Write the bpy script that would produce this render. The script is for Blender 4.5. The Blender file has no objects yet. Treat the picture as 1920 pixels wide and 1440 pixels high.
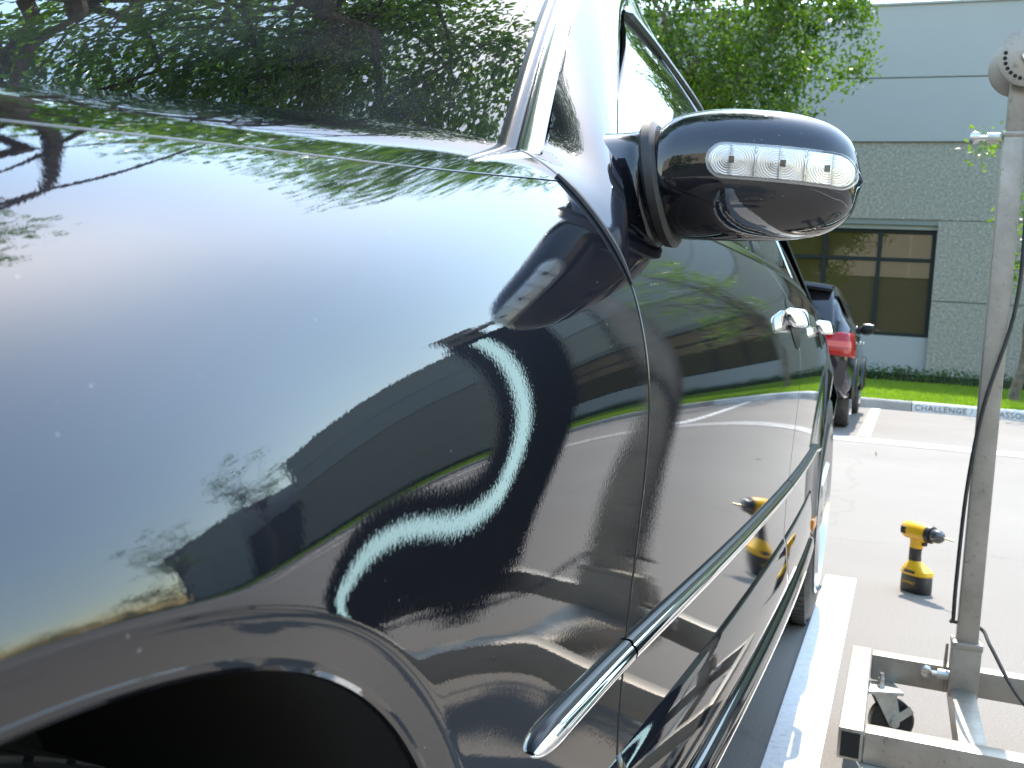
import bpy, bmesh, math, random
import numpy as np
from mathutils import Vector, Matrix

R = math.radians
rng = np.random.default_rng(7)
random.seed(7)
SC = bpy.context.scene
COL = SC.collection

# ------------------------------------------------------------------ camera
CAM_H = 0.90
cam_d = bpy.data.cameras.new('camera')
cam = bpy.data.objects.new('camera', cam_d); COL.objects.link(cam)
F_PX = 1915.0
yc = Vector((730, 60, -F_PX)).normalized()
xc = Vector((5060, -450, F_PX)); xc -= yc * xc.dot(yc); xc.normalize()
zc = xc.cross(yc)
M3 = Matrix((xc, yc, zc))
cam.matrix_world = Matrix.Translation((0, 0, CAM_H)) @ M3.to_4x4()
cam_d.sensor_width = 36.0
cam_d.lens = 36.0 * F_PX / 1920.0
cam_d.clip_start = 0.02
cam_d.clip_end = 2000
cam_d.dof.use_dof = True
cam_d.dof.focus_distance = 1.05
cam_d.dof.aperture_fstop = 18
SC.camera = cam

# ------------------------------------------------------------------ light
SUN_EL, SUN_AZ = R(57), R(-4)          # azimuth from +Y towards +X
world = bpy.data.worlds.new('World'); SC.world = world
world.use_nodes = True
wn = world.node_tree.nodes; wl = world.node_tree.links
bg = wn['Background']
sky = wn.new('ShaderNodeTexSky'); sky.sky_type = 'NISHITA'; sky.sun_disc = False
sky.sun_elevation = SUN_EL; sky.sun_rotation = SUN_AZ
sky.air_density = 2.0; sky.dust_density = 0.6; sky.ozone_density = 2.0
wl.new(sky.outputs[0], bg.inputs[0]); bg.inputs[1].default_value = 0.15
sun_d = bpy.data.lights.new('sun', 'SUN'); sun_d.energy = 2.2; sun_d.angle = R(0.53)
sun_d.color = (1.0, 0.925, 0.83)
sun = bpy.data.objects.new('sun', sun_d); COL.objects.link(sun)
sd = Vector((math.sin(SUN_AZ) * math.cos(SUN_EL), math.cos(SUN_AZ) * math.cos(SUN_EL), math.sin(SUN_EL)))
sun.rotation_euler = sd.to_track_quat('Z', 'Y').to_euler()
sun.location = (0, 0, 30)
vs = SC.view_settings
vs.view_transform = 'Standard'; vs.look = 'None'; vs.gamma = 1; vs.use_curve_mapping = False
vs.exposure = 2.08
SC.cycles.max_bounces = 8; SC.cycles.glossy_bounces = 6; SC.cycles.transparent_max_bounces = 12
SC.cycles.sample_clamp_indirect = 12
SC.cycles.caustics_reflective = False; SC.cycles.caustics_refractive = False

# ------------------------------------------------------------------ materials
def pbsdf(name, col, rough=0.5, metal=0.0, spec=0.5, coat=0.0, coat_r=0.03, alpha=None):
    m = bpy.data.materials.new(name); m.use_nodes = True
    b = m.node_tree.nodes['Principled BSDF']
    b.inputs['Base Color'].default_value = (*col, 1)
    b.inputs['Roughness'].default_value = rough
    b.inputs['Metallic'].default_value = metal
    b.inputs['Specular IOR Level'].default_value = spec
    b.inputs['Coat Weight'].default_value = coat
    b.inputs['Coat Roughness'].default_value = coat_r
    return m

def nd(m, t): return m.node_tree.nodes.new(t)
def lk(m, a, b): m.node_tree.links.new(a, b)
def B(m): return m.node_tree.nodes['Principled BSDF']

def noise(m, scale, detail=4, rough=0.6, coord='Object', vec=None):
    n = nd(m, 'ShaderNodeTexNoise'); n.inputs['Scale'].default_value = scale
    n.inputs['Detail'].default_value = detail; n.inputs['Roughness'].default_value = rough
    if vec is None:
        tc = nd(m, 'ShaderNodeTexCoord'); vec = tc.outputs[coord]
    lk(m, vec, n.inputs['Vector']); return n

def ramp(m, fac, stops):
    r = nd(m, 'ShaderNodeValToRGB'); e = r.color_ramp.elements
    while len(e) < len(stops): e.new(0.5)
    for i, (p, c) in enumerate(stops):
        e[i].position = p; e[i].color = (*c, 1) if len(c) == 3 else c
    lk(m, fac, r.inputs['Fac']); return r

def mixrgb(m, fac, a, b, mode='MIX'):
    x = nd(m, 'ShaderNodeMix'); x.data_type = 'RGBA'; x.blend_type = mode
    if isinstance(fac, (int, float)): x.inputs[0].default_value = fac
    else: lk(m, fac, x.inputs[0])
    for v, s in ((a, x.inputs[6]), (b, x.inputs[7])):
        if isinstance(v, tuple): s.default_value = (*v, 1)
        else: lk(m, v, s)
    return x.outputs[2]

def bump(m, h, strength, dist):
    b = nd(m, 'ShaderNodeBump'); b.inputs['Strength'].default_value = strength
    b.inputs['Distance'].default_value = dist; lk(m, h, b.inputs['Height'])
    return b.outputs['Normal']

def make_noisy(m, c1, c2, scale, bscale=None, bstr=0.3, bdist=0.01, lo=0.35, hi=0.65):
    n = noise(m, scale); r = ramp(m, n.outputs[0], [(lo, c1), (hi, c2)])
    lk(m, r.outputs[0], B(m).inputs['Base Color'])
    if bscale:
        n2 = noise(m, bscale); lk(m, bump(m, n2.outputs[0], bstr, bdist), B(m).inputs['Normal'])
    return r

# black car paint: clear gloss, faint orange peel, dust specks
PAINT = pbsdf('black_paint', (0.0035, 0.0038, 0.006), 0.5, 0.0, 0.0, 1.0, 0.014)
B(PAINT).inputs['Coat IOR'].default_value = 1.66
_n = noise(PAINT, 420, 1, 0.5)
_n2 = noise(PAINT, 26, 2, 0.5)
_bn = nd(PAINT, 'ShaderNodeBump'); _bn.inputs['Strength'].default_value = 0.022; _bn.inputs['Distance'].default_value = 0.0006
lk(PAINT, _n.outputs[0], _bn.inputs['Height'])
lk(PAINT, _bn.outputs['Normal'], B(PAINT).inputs['Coat Normal'])
_v = nd(PAINT, 'ShaderNodeTexVoronoi'); _v.inputs['Scale'].default_value = 95
_tc = nd(PAINT, 'ShaderNodeTexCoord'); lk(PAINT, _tc.outputs['Object'], _v.inputs['Vector'])
_sp = ramp(PAINT, _v.outputs['Distance'], [(0.0, (1, 1, 1)), (0.05, (0.6, 0.6, 0.6)), (0.075, (0, 0, 0))])
_nm = noise(PAINT, 9, 3, 0.6)
_ms = ramp(PAINT, _nm.outputs[0], [(0.5, (0, 0, 0)), (0.66, (0.7, 0.7, 0.7))])
_cc = mixrgb(PAINT, 1.0, _sp.outputs[0], _ms.outputs[0], 'MULTIPLY')
_dust = mixrgb(PAINT, _cc, (0.0035, 0.0038, 0.006), (0.5, 0.47, 0.43))
lk(PAINT, _dust, B(PAINT).inputs['Base Color'])
# metal flake under the lacquer: a faint broad blue-black sheen
_fl_ = nd(PAINT, 'ShaderNodeBsdfGlossy'); _fl_.inputs['Color'].default_value = (0.0042, 0.0046, 0.006, 1); _fl_.inputs['Roughness'].default_value = 0.46
_ad = nd(PAINT, 'ShaderNodeAddShader'); lk(PAINT, B(PAINT).outputs[0], _ad.inputs[0]); lk(PAINT, _fl_.outputs[0], _ad.inputs[1])
lk(PAINT, _ad.outputs[0], PAINT.node_tree.nodes['Material Output'].inputs['Surface'])

PAINT2 = pbsdf('dark_grey_paint', (0.012, 0.012, 0.016), 0.06, 0.0, 0.7)
TRIM = pbsdf('black_trim', (0.012, 0.012, 0.013), 0.28)
RUBBER = pbsdf('black_rubber', (0.02, 0.02, 0.02), 0.55)
make_noisy(RUBBER, (0.014, 0.014, 0.014), (0.035, 0.033, 0.031), 30)
TYRE = pbsdf('tyre_rubber', (0.03, 0.03, 0.03), 0.7)
make_noisy(TYRE, (0.022, 0.021, 0.02), (0.06, 0.055, 0.05), 14, 120, 0.3, 0.002)
DARK = pbsdf('dark_liner_and_gap_shade', (0.006, 0.006, 0.006), 0.8)
CHROME = pbsdf('chrome', (0.82, 0.83, 0.85), 0.04, 1.0)
ALLOY = pbsdf('alloy_rim', (0.62, 0.63, 0.65), 0.22, 1.0)
SATIN = pbsdf('satin_moulding', (0.26, 0.27, 0.28), 0.12, 1.0)

GLASS = pbsdf('tinted_windscreen', (0.004, 0.005, 0.005), 0.006, 0, 1.0)
_n = noise(GLASS, 90, 6, 0.7); _n2 = noise(GLASS, 3, 3, 0.6)
_n3 = noise(GLASS, 700, 2, 0.6)
_d = ramp(GLASS, _n2.outputs[0], [(0.42, (0.003, 0.003, 0.003)), (0.7, (0.034, 0.035, 0.033))])
_d2 = ramp(GLASS, _n3.outputs[0], [(0.62, (0, 0, 0)), (0.72, (0.16, 0.16, 0.15))])
lk(GLASS, mixrgb(GLASS, 1.0, _d.outputs[0], _d2.outputs[0], 'ADD'), B(GLASS).inputs['Base Color'])
_w = noise(GLASS, 5, 1, 0.4)
lk(GLASS, bump(GLASS, _w.outputs[0], 0.12, 0.01), B(GLASS).inputs['Normal'])
SIDEGLASS = pbsdf('tinted_side_glass', (0.01, 0.012, 0.012), 0.005, 0, 0.6)

ASPHALT = pbsdf('asphalt', (0.2, 0.19, 0.185), 0.85)
_a = noise(ASPHALT, 160, 4, 0.75); _b2 = noise(ASPHALT, 0.45, 5, 0.6); _c2 = noise(ASPHALT, 900, 2, 0.6)
_r1 = ramp(ASPHALT, _b2.outputs[0], [(0.3, (0.178, 0.161, 0.142)), (0.55, (0.2, 0.182, 0.161)), (0.75, (0.217, 0.198, 0.175))])
_r2 = ramp(ASPHALT, _a.outputs[0], [(0.3, (0.7, 0.7, 0.7)), (0.7, (1.18, 1.17, 1.16))])
_m1 = mixrgb(ASPHALT, 1.0, _r1.outputs[0], _r2.outputs[0], 'MULTIPLY')
_st = noise(ASPHALT, 1.7, 6, 0.7); _rs = ramp(ASPHALT, _st.outputs[0], [(0.62, (1, 1, 1)), (0.78, (0.8, 0.79, 0.78))])
lk(ASPHALT, mixrgb(ASPHALT, 1.0, _m1, _rs.outputs[0], 'MULTIPLY'), B(ASPHALT).inputs['Base Color'])
_vc = nd(ASPHALT, 'ShaderNodeTexVoronoi'); _vc.feature = 'DISTANCE_TO_EDGE'; _vc.inputs['Scale'].default_value = 0.33
_tc2 = nd(ASPHALT, 'ShaderNodeTexCoord'); _dn = noise(ASPHALT, 1.4, 6, 0.7)
_mm = nd(ASPHALT, 'ShaderNodeMixRGB'); _mm.blend_type = 'ADD'; _mm.inputs[0].default_value = 0.55
lk(ASPHALT, _tc2.outputs['Object'], _mm.inputs[1]); lk(ASPHALT, _dn.outputs['Color'], _mm.inputs[2]); lk(ASPHALT, _mm.outputs[0], _vc.inputs['Vector'])
_ck = ramp(ASPHALT, _vc.outputs['Distance'], [(0.0, (0.45, 0.43, 0.41)), (0.0022, (0.6, 0.58, 0.56)), (0.0045, (1, 1, 1))])
_old = B(ASPHALT).inputs['Base Color'].links[0].from_socket
lk(ASPHALT, mixrgb(ASPHALT, 0.3, _old, mixrgb(ASPHALT, 1.0, _old, _ck.outputs[0], 'MULTIPLY')), B(ASPHALT).inputs['Base Color'])
lk(ASPHALT, bump(ASPHALT, _a.outputs[0], 0.5, 0.004), B(ASPHALT).inputs['Normal'])
CONCRETE = pbsdf('concrete', (0.34, 0.32, 0.3), 0.8)
make_noisy(CONCRETE, (0.27, 0.255, 0.24), (0.39, 0.37, 0.345), 3, 60, 0.3, 0.004)
PAINTLINE = pbsdf('white_line_paint', (0.75, 0.74, 0.72), 0.6)
_p = noise(PAINTLINE, 60, 6, 0.75); _pr = ramp(PAINTLINE, _p.outputs[0], [(0.32, (0.4, 0.39, 0.37)), (0.42, (0.72, 0.71, 0.69)), (0.7, (0.82, 0.81, 0.79))])
lk(PAINTLINE, _pr.outputs[0], B(PAINTLINE).inputs['Base Color'])
KERBWHITE = pbsdf('kerb_white_paint', (0.6, 0.6, 0.6), 0.6)
make_noisy(KERBWHITE, (0.48, 0.48, 0.48), (0.66, 0.66, 0.65), 8)
LETTER = pbsdf('stencil_paint', (0.08, 0.09, 0.095), 0.7)
WALLP = pbsdf('blue_grey_wall_paint', (0.36, 0.43, 0.47), 0.7)
make_noisy(WALLP, (0.245, 0.270, 0.284), (0.26, 0.286, 0.3), 0.35, 40, 0.1, 0.004)
WALLA = pbsdf('exposed_aggregate', (0.32, 0.35, 0.35), 0.85)
_a = noise(WALLA, 16, 4, 0.8); _r = ramp(WALLA, _a.outputs[0], [(0.32, (0.165, 0.168, 0.15)), (0.5, (0.235, 0.234, 0.21)), (0.66, (0.37, 0.365, 0.33))])
lk(WALLA, _r.outputs[0], B(WALLA).inputs['Base Color'])
lk(WALLA, bump(WALLA, _a.outputs[0], 0.8, 0.03), B(WALLA).inputs['Normal'])
WALLD = pbsdf('dark_grey_wall', (0.12, 0.13, 0.13), 0.8)
make_noisy(WALLD, (0.035, 0.04, 0.04), (0.05, 0.055, 0.055), 0.6, 30, 0.2, 0.01)
WINFRAME = pbsdf('dark_window_frame', (0.012, 0.018, 0.02), 0.5, 0, 0.2)
BRONZE = pbsdf('bronze_glass', (0.05, 0.042, 0.016), 0.01, 0, 0.8)
JOINT = pbsdf('joint_sealant', (0.16, 0.19, 0.19), 0.8)
BLIND = pbsdf('tan_blind', (0.3, 0.25, 0.18), 0.6)

LAWN = pbsdf('lawn_soil', (0.06, 0.1, 0.02), 0.9)
make_noisy(LAWN, (0.05, 0.10, 0.012), (0.09, 0.16, 0.02), 3, 60, 0.5, 0.02)

def leafmat(name, c1, c2, trans=0.45, gloss=0.35):
    m = bpy.data.materials.new(name); m.use_nodes = True
    nt = m.node_tree; b = B(m)
    n = noise(m, 2.2, 3, 0.6); r = ramp(m, n.outputs[0], [(0.3, c1), (0.7, c2)])
    lk(m, r.outputs[0], b.inputs['Base Color']); b.inputs['Roughness'].default_value = gloss
    t = nd(m, 'ShaderNodeBsdfTranslucent')
    tcol = mixrgb(m, 1.0, r.outputs[0], (1.9, 2.2, 0.7), 'MULTIPLY')
    lk(m, tcol, t.inputs['Color'])
    mx = nd(m, 'ShaderNodeMixShader'); mx.inputs[0].default_value = trans
    lk(m, b.outputs[0], mx.inputs[1]); lk(m, t.outputs[0], mx.inputs[2])
    lk(m, mx.outputs[0], nt.nodes['Material Output'].inputs['Surface'])
    return m
LEAF = leafmat('tree_leaf', (0.032, 0.068, 0.01), (0.095, 0.15, 0.018), 0.44, 0.25)
LEAF2 = leafmat('pale_leaf', (0.07, 0.12, 0.02), (0.13, 0.2, 0.03), 0.45, 0.35)
LEAF3 = leafmat('dark_leaf', (0.055, 0.11, 0.014), (0.11, 0.18, 0.028), 0.58, 0.3)
HEDGEL = leafmat('hedge_leaf', (0.03, 0.07, 0.018), (0.06, 0.115, 0.03), 0.3, 0.45)
GRASS = leafmat('grass_blade', (0.11, 0.18, 0.012), (0.18, 0.25, 0.02), 0.45, 0.6)
BARK = pbsdf('bark', (0.12, 0.095, 0.075), 0.9)
make_noisy(BARK, (0.075, 0.06, 0.05), (0.17, 0.14, 0.115), 9, 25, 0.6, 0.02)

ALU = pbsdf('worn_aluminium', (0.5, 0.48, 0.45), 0.45, 0.5)
_a = noise(ALU, 7, 6, 0.7); _r = ramp(ALU, _a.outputs[0], [(0.28, (0.25, 0.22, 0.18)), (0.5, (0.35, 0.315, 0.265)), (0.75, (0.44, 0.405, 0.35))])
_b3 = noise(ALU, 60, 3, 0.7); _r2 = ramp(ALU, _b3.outputs[0], [(0.28, (0.62, 0.6, 0.57)), (0.4, (1, 1, 1))])
lk(ALU, mixrgb(ALU, 1.0, _r.outputs[0], _r2.outputs[0], 'MULTIPLY'), B(ALU).inputs['Base Color'])
_rr = ramp(ALU, _a.outputs[0], [(0.3, (0.5, 0.5, 0.5)), (0.7, (0.34, 0.34, 0.34))]); lk(ALU, _rr.outputs[0], B(ALU).inputs['Roughness'])
ZINC = pbsdf('zinc_plate', (0.55, 0.57, 0.53), 0.35, 0.7)
make_noisy(ZINC, (0.42, 0.44, 0.41), (0.62, 0.63, 0.58), 25)
RED = pbsdf('red_plastic', (0.35, 0.02, 0.03), 0.35)
YELLOW = pbsdf('yellow_plastic', (0.75, 0.42, 0.008), 0.38)
BLACKP = pbsdf('black_plastic', (0.018, 0.018, 0.018), 0.45)
PANELK = pbsdf('lamp_housing', (0.012, 0.014, 0.014), 0.55)
BRACKET = pbsdf('tan_bracket', (0.33, 0.29, 0.24), 0.6)
AMBER = pbsdf('amber_drill_reflection', (0.6, 0.2, 0.01), 0.15)
TAILRED = pbsdf('red_tail_lens', (0.30, 0.004, 0.006), 0.08)
LEDREF = pbsdf('lamp_reflector', (0.92, 0.92, 0.9), 0.3, 0.7)
LEDCHIP = pbsdf('led_chip', (0.16, 0.14, 0.12), 0.3, 0.5)
STEEL = pbsdf('steel', (0.55, 0.55, 0.55), 0.25, 1.0)

CLEAR = bpy.data.materials.new('clear_lens'); CLEAR.use_nodes = True
_nt = CLEAR.node_tree; _nt.nodes.remove(B(CLEAR))
_t = nd(CLEAR, 'ShaderNodeBsdfTransparent'); _g = nd(CLEAR, 'ShaderNodeBsdfGlossy'); _g.inputs['Roughness'].default_value = 0.02
_f = nd(CLEAR, 'ShaderNodeFresnel'); _f.inputs['IOR'].default_value = 1.5
_mx = nd(CLEAR, 'ShaderNodeMixShader'); lk(CLEAR, _f.outputs[0], _mx.inputs[0]); lk(CLEAR, _t.outputs[0], _mx.inputs[1]); lk(CLEAR, _g.outputs[0], _mx.inputs[2])
lk(CLEAR, _mx.outputs[0], _nt.nodes['Material Output'].inputs['Surface'])

TUBE = bpy.data.materials.new('lit_diffuser'); TUBE.use_nodes = True
B(TUBE).inputs['Base Color'].default_value = (0.75, 0.82, 0.82, 1)
B(TUBE).inputs['Emission Color'].default_value = (0.6, 0.93, 0.96, 1)
B(TUBE).inputs['Emission Strength'].default_value = .75

# ------------------------------------------------------------------ object helpers
def spow(a, p): return np.sign(a) * np.abs(a) ** p
def wloc(o):
    v = np.zeros(3)
    while o is not None:
        v += np.array(o.location); o = o.parent
    return v

def empty(name, loc=(0, 0, 0), label=None, cat=None, group=None, kind=None, rotz=0):
    o = bpy.data.objects.new(name, None); COL.objects.link(o); o.location = loc; o.rotation_euler = (0, 0, rotz)
    o.empty_display_size = 0.1
    tag(o, label, cat, group, kind); return o

def tag(o, label=None, cat=None, group=None, kind=None):
    if label: o['label'] = label
    if cat: o['category'] = cat
    if group: o['group'] = group
    if kind: o['kind'] = kind
    return o

def mk(name, V, Fc, mat, parent=None, smooth=True, sharp=35, local=False):
    """V in world coordinates (or in the parent's own frame with local=True)."""
    V = np.asarray(V, float)
    if parent is not None and not local: V = V - wloc(parent)
    me = bpy.data.meshes.new(name)
    me.from_pydata(V.tolist(), [], [list(map(int, f)) for f in Fc]); me.update()
    me.materials.append(mat)
    if smooth:
        me.shade_smooth()
        if sharp: me.set_sharp_from_angle(angle=R(sharp))
    o = bpy.data.objects.new(name, me); COL.objects.link(o)
    if parent is not None: o.parent = parent
    return o

class MB:
    def __init__(s): s.v = []; s.f = []
    def add(s, V, Fc):
        o = len(s.v); s.v += [tuple(map(float, p)) for p in V]; s.f += [tuple(int(i) + o for i in f) for f in Fc]; return s
    def box(s, c, d, rot=None, bev=0.0):
        c = np.array(c, float); h = np.array(d, float) / 2
        if bev <= 0:
            P = np.array([(x, y, z) for x in (-1, 1) for y in (-1, 1) for z in (-1, 1)], float) * h
            Fc = [(0, 1, 3, 2), (4, 6, 7, 5), (0, 4, 5, 1), (2, 3, 7, 6), (0, 2, 6, 4), (1, 5, 7, 3)]
        else:
            bm = bmesh.new(); bmesh.ops.create_cube(bm, size=1)
            for v in bm.verts: v.co = Vector((v.co.x * d[0], v.co.y * d[1], v.co.z * d[2]))
            bmesh.ops.bevel(bm, geom=bm.edges[:], offset=bev, segments=2, affect='EDGES', profile=0.6)
            bm.verts.index_update()
            P = np.array([v.co[:] for v in bm.verts]); Fc = [[v.index for v in f.verts] for f in bm.faces]; bm.free()
        if rot is not None: P = P @ np.array(rot).T
        return s.add(P + c, Fc)
    def tube(s, path, rad, n=12, caps=True):
        path = np.array(path, float); m = len(path)
        rad = np.full(m, rad) if np.isscalar(rad) else np.array(rad, float)
        T = np.gradient(path, axis=0); T /= np.linalg.norm(T, axis=1)[:, None] + 1e-12
        a = np.array((0, 0, 1.)) if abs(T[0][2]) < .9 else np.array((1., 0, 0))
        u = np.cross(T[0], a); u /= np.linalg.norm(u); V = []
        for i in range(m):
            u = u - T[i] * (u @ T[i]); u /= np.linalg.norm(u); w = np.cross(T[i], u)
            for k in range(n):
                an = 2 * math.pi * k / n
                V.append(path[i] + rad[i] * (math.cos(an) * u + math.sin(an) * w))
        Fc = [(i * n + k, i * n + (k + 1) % n, (i + 1) * n + (k + 1) % n, (i + 1) * n + k) for i in range(m - 1) for k in range(n)]
        if caps: Fc += [tuple(range(n))[::-1], tuple(range((m - 1) * n, m * n))]
        return s.add(V, Fc)
    def cyl(s, a, b, r, n=20, r2=None):
        return s.tube([a, b], [r, r if r2 is None else r2], n)
    def lathe(s, c, axis, prof, n=32):
        """prof: list of (t along axis, radius)"""
        axis = np.array(axis, float); axis /= np.linalg.norm(axis)
        a = np.array((0, 0, 1.)) if abs(axis[2]) < .9 else np.array((1., 0, 0))
        u = np.cross(axis, a); u /= np.linalg.norm(u); w = np.cross(axis, u); V = []
        for t, r in prof:
            for k in range(n):
                an = 2 * math.pi * k / n
                V.append(np.array(c) + axis * t + r * (math.cos(an) * u + math.sin(an) * w))
        m = len(prof)
        Fc = [(i * n + k, i * n + (k + 1) % n, (i + 1) * n + (k + 1) % n, (i + 1) * n + k) for i in range(m - 1) for k in range(n)]
        return s.add(V, Fc)
    def loft(s, rings, close=True, caps=True):
        m = len(rings); n = len(rings[0]); V = [p for r in rings for p in r]
        kk = n if close else n - 1
        Fc = [(i * n + k, i * n + (k + 1) % n, (i + 1) * n + (k + 1) % n, (i + 1) * n + k) for i in range(m - 1) for k in range(kk)]
        if caps and close: Fc += [tuple(range(n))[::-1], tuple(range((m - 1) * n, m * n))]
        return s.add(V, Fc)
    def build(s, name, mat, parent=None, smooth=True, sharp=35, local=False):
        return mk(name, s.v, s.f, mat, parent, smooth, sharp, local)

def rotz(a): c, s = math.cos(a), math.sin(a); return np.array(((c, -s, 0), (s, c, 0), (0, 0, 1)))

def copy_tree(o, parent=None):
    c = o.copy(); COL.objects.link(c)
    if parent is not None: c.parent = parent
    for ch in [x for x in o.children]: copy_tree(ch, c)
    return c

def grid_faces(n, m, flip=False):
    i, j = np.meshgrid(np.arange(n - 1), np.arange(m - 1), indexing='ij')
    a = (i * m + j).ravel(); b = ((i + 1) * m + j).ravel(); c = ((i + 1) * m + j + 1).ravel(); d = (i * m + j + 1).ravel()
    return np.stack([a, d, c, b] if flip else [a, b, c, d], 1)

def panel(name, P, mat, parent, out, flange=0.012, rnd=0.0015, sharp=50, N=None):
    """Sheet-metal panel: P is an n x m x 3 grid; its rim is rolled over and turned inward. out = a point's outward hint direction."""
    P = np.array(P); n, m, _ = P.shape
    du = np.gradient(P, axis=0); dv = np.gradient(P, axis=1)
    given = N is not None
    if N is None:
        N = np.cross(du, dv); N /= np.linalg.norm(N, axis=2)[..., None] + 1e-12
        flip0 = None
    else:
        g = np.cross(du, dv); flip0 = (g * N).sum() < 0
    if flip0 is not None: flip = flip0
    elif (N.reshape(-1, 3).mean(0) @ np.array(out, float)) < 0: N = -N; flip = True
    else: flip = False
    def ring(P, N):
        def ext(A):
            return np.pad(A, ((1, 1), (1, 1), (0, 0)), mode='edge')
        Q = ext(P); NN = ext(N)
        return Q, NN
    Q, NN = ring(P, N)
    # outward tangents at the rim
    t0 = P[0] - P[1]; t1 = P[-1] - P[-2]; s0 = P[:, 0] - P[:, 1]; s1 = P[:, -1] - P[:, -2]
    un = lambda a: a / (np.linalg.norm(a, axis=-1)[..., None] + 1e-12)
    T = np.zeros_like(Q)
    T[0, 1:-1] += un(t0); T[-1, 1:-1] += un(t1); T[1:-1, 0] += un(s0); T[1:-1, -1] += un(s1)
    T[0, 0] = un(t0)[0] + un(s0)[0]; T[0, -1] = un(t0)[-1] + un(s1)[0]; T[-1, 0] = un(t1)[0] + un(s0)[-1]; T[-1, -1] = un(t1)[-1] + un(s1)[-1]
    edge = np.zeros(Q.shape[:2], bool); edge[0] = edge[-1] = True; edge[:, 0] = edge[:, -1] = True
    A = Q + T * rnd - NN * rnd * edge[..., None]
    A2 = np.pad(A, ((1, 1), (1, 1), (0, 0)), mode='edge'); N2 = np.pad(NN, ((1, 1), (1, 1), (0, 0)), mode='edge')
    e2 = np.zeros(A2.shape[:2], bool); e2[0] = e2[-1] = True; e2[:, 0] = e2[:, -1] = True
    A2 = A2 - N2 * flange * e2[..., None]
    nn, mm = A2.shape[:2]
    if not given: return mk(name, A2.reshape(-1, 3), grid_faces(nn, mm, flip), mat, parent, True, sharp)
    T2 = np.pad(T, ((1, 1), (1, 1), (0, 0)), mode='edge'); N3 = np.where(e2[..., None], un(T2 + .0 * N2), N2)
    e1 = np.pad(edge, ((1, 1), (1, 1))); N3 = np.where((e1 & ~e2)[..., None], un(N2 + un(T2)), N3)
    VV = A2.reshape(-1, 3); F0 = grid_faces(nn, mm, flip); keep = []
    key = {}; idx = np.empty(len(VV), int)
    for i, kx in enumerate(map(tuple, np.round(VV / 2e-5).astype(int))): idx[i] = key.setdefault(kx, i)
    F1 = idx[F0]
    faces = []
    for f in F1.tolist():
        g = [f[k] for k in range(4) if f[k] != f[k - 1]]
        if len(set(g)) >= 3 and len(set(g)) == len(g): faces.append(g)
    used = np.unique([i for f in faces for i in f]); rm = np.full(len(VV), -1); rm[used] = np.arange(len(used))
    o = mk(name, VV[used], [[rm[i] for i in f] for f in faces], mat, parent, True, None)
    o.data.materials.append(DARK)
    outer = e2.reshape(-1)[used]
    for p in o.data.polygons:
        if any(outer[i] for i in p.vertices): p.material_index = 1  # turned-in flange coloured dark to stand in for shade inside the panel gaps
    o.data.normals_split_custom_set_from_vertices(N3.reshape(-1, 3)[used].tolist())
    return o

# ------------------------------------------------------------------ the setting
def sheet(name, x0, x1, y0, y1, z, mat, nx=1, ny=1):
    xs = np.linspace(x0, x1, nx + 1); ys = np.linspace(y0, y1, ny + 1)
    P = np.array([[(x, y, z) for y in ys] for x in xs])
    return mk(name, P.reshape(-1, 3), grid_faces(nx + 1, ny + 1), mat, None, False)

tag(sheet('ground', -400, 400, -400, 600, -0.012, ASPHALT), kind='structure')
KY = 16.85
tag(sheet('parking_lot', -60, 60, -60, KY + 0.02, 0.0, ASPHALT), kind='structure')
tag(sheet('drain_gutter', -60, 60, 10.45, 11.0, 0.004, CONCRETE), kind='structure')
# gutter flowline crack joints, each slab edge a thin dark strip is left to the material
l = sheet('painted_line', -0.205, -0.09, -1.6, 4.19, 0.004, PAINTLINE)
tag(l, kind='structure')
for i, (x, y0, y1) in enumerate(((-0.36, 11.25, 16.7), (2.44, 11.25, 16.7), (5.24, 11.25, 16.7), (8.04, 11.25, 16.7), (-3.16, 11.25, 16.7), (-2.9, -1.6, 4.19), (2.55, -1.6, 4.19), (5.3, -1.6, 4.19))):
    tag(sheet('painted_line', x, x + 0.13, y0, y1, 0.0045, PAINTLINE), kind='structure')

# kerb in cast lengths
xs = [-30, -24, -18, -12, -6, -3, 0.22, 3.4, 6.5, 9.6, 14, 20, 26, 34]
kerb = empty('kerb', (0, KY, 0), kind='structure')
for a, b in zip(xs[:-1], xs[1:]):
    mb = MB(); prof = [(0, 0), (0.012, 0.125), (0.03, 0.145), (0.15, 0.15), (0.15, -0.02), (0, -0.02)]
    ring = lambda x: [(x, KY + p, q) for p, q in prof]
    mb.loft([ring(a + 0.006), ring(b - 0.006)])
    mb.build('kerb_length', KERBWHITE if a == 0.22 else CONCRETE, kerb, False)
def text_mesh(name, txt, size, mat, parent, matrix, ext=0.0008, sx=1.0):
    cu = bpy.data.curves.new(name, 'FONT'); cu.body = txt; cu.size = size; cu.extrude = ext
    cu.space_character = 1.12
    ob = bpy.data.objects.new(name, cu); COL.objects.link(ob)
    dg = bpy.context.evaluated_depsgraph_get(); me = bpy.data.meshes.new_from_object(ob.evaluated_get(dg))
    COL.objects.unlink(ob); bpy.data.objects.remove(ob)
    me.name = name; me.materials.clear(); me.materials.append(mat)
    me.transform(matrix)
    o = bpy.data.objects.new(name, me); COL.objects.link(o)
    if parent: o.parent = parent
    return o
_rx = Matrix.Rotation(R(85), 4, 'X')
for txt, x in (('CHALLENGE /', 0.26), ('ASSOC', 1.44)):
    text_mesh('kerb_lettering', txt, 0.118, LETTER, kerb, Matrix.Translation((x, 0.0005, 0.026)) @ _rx @ Matrix.Diagonal((1.03, 1, 1, 1)))

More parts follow.
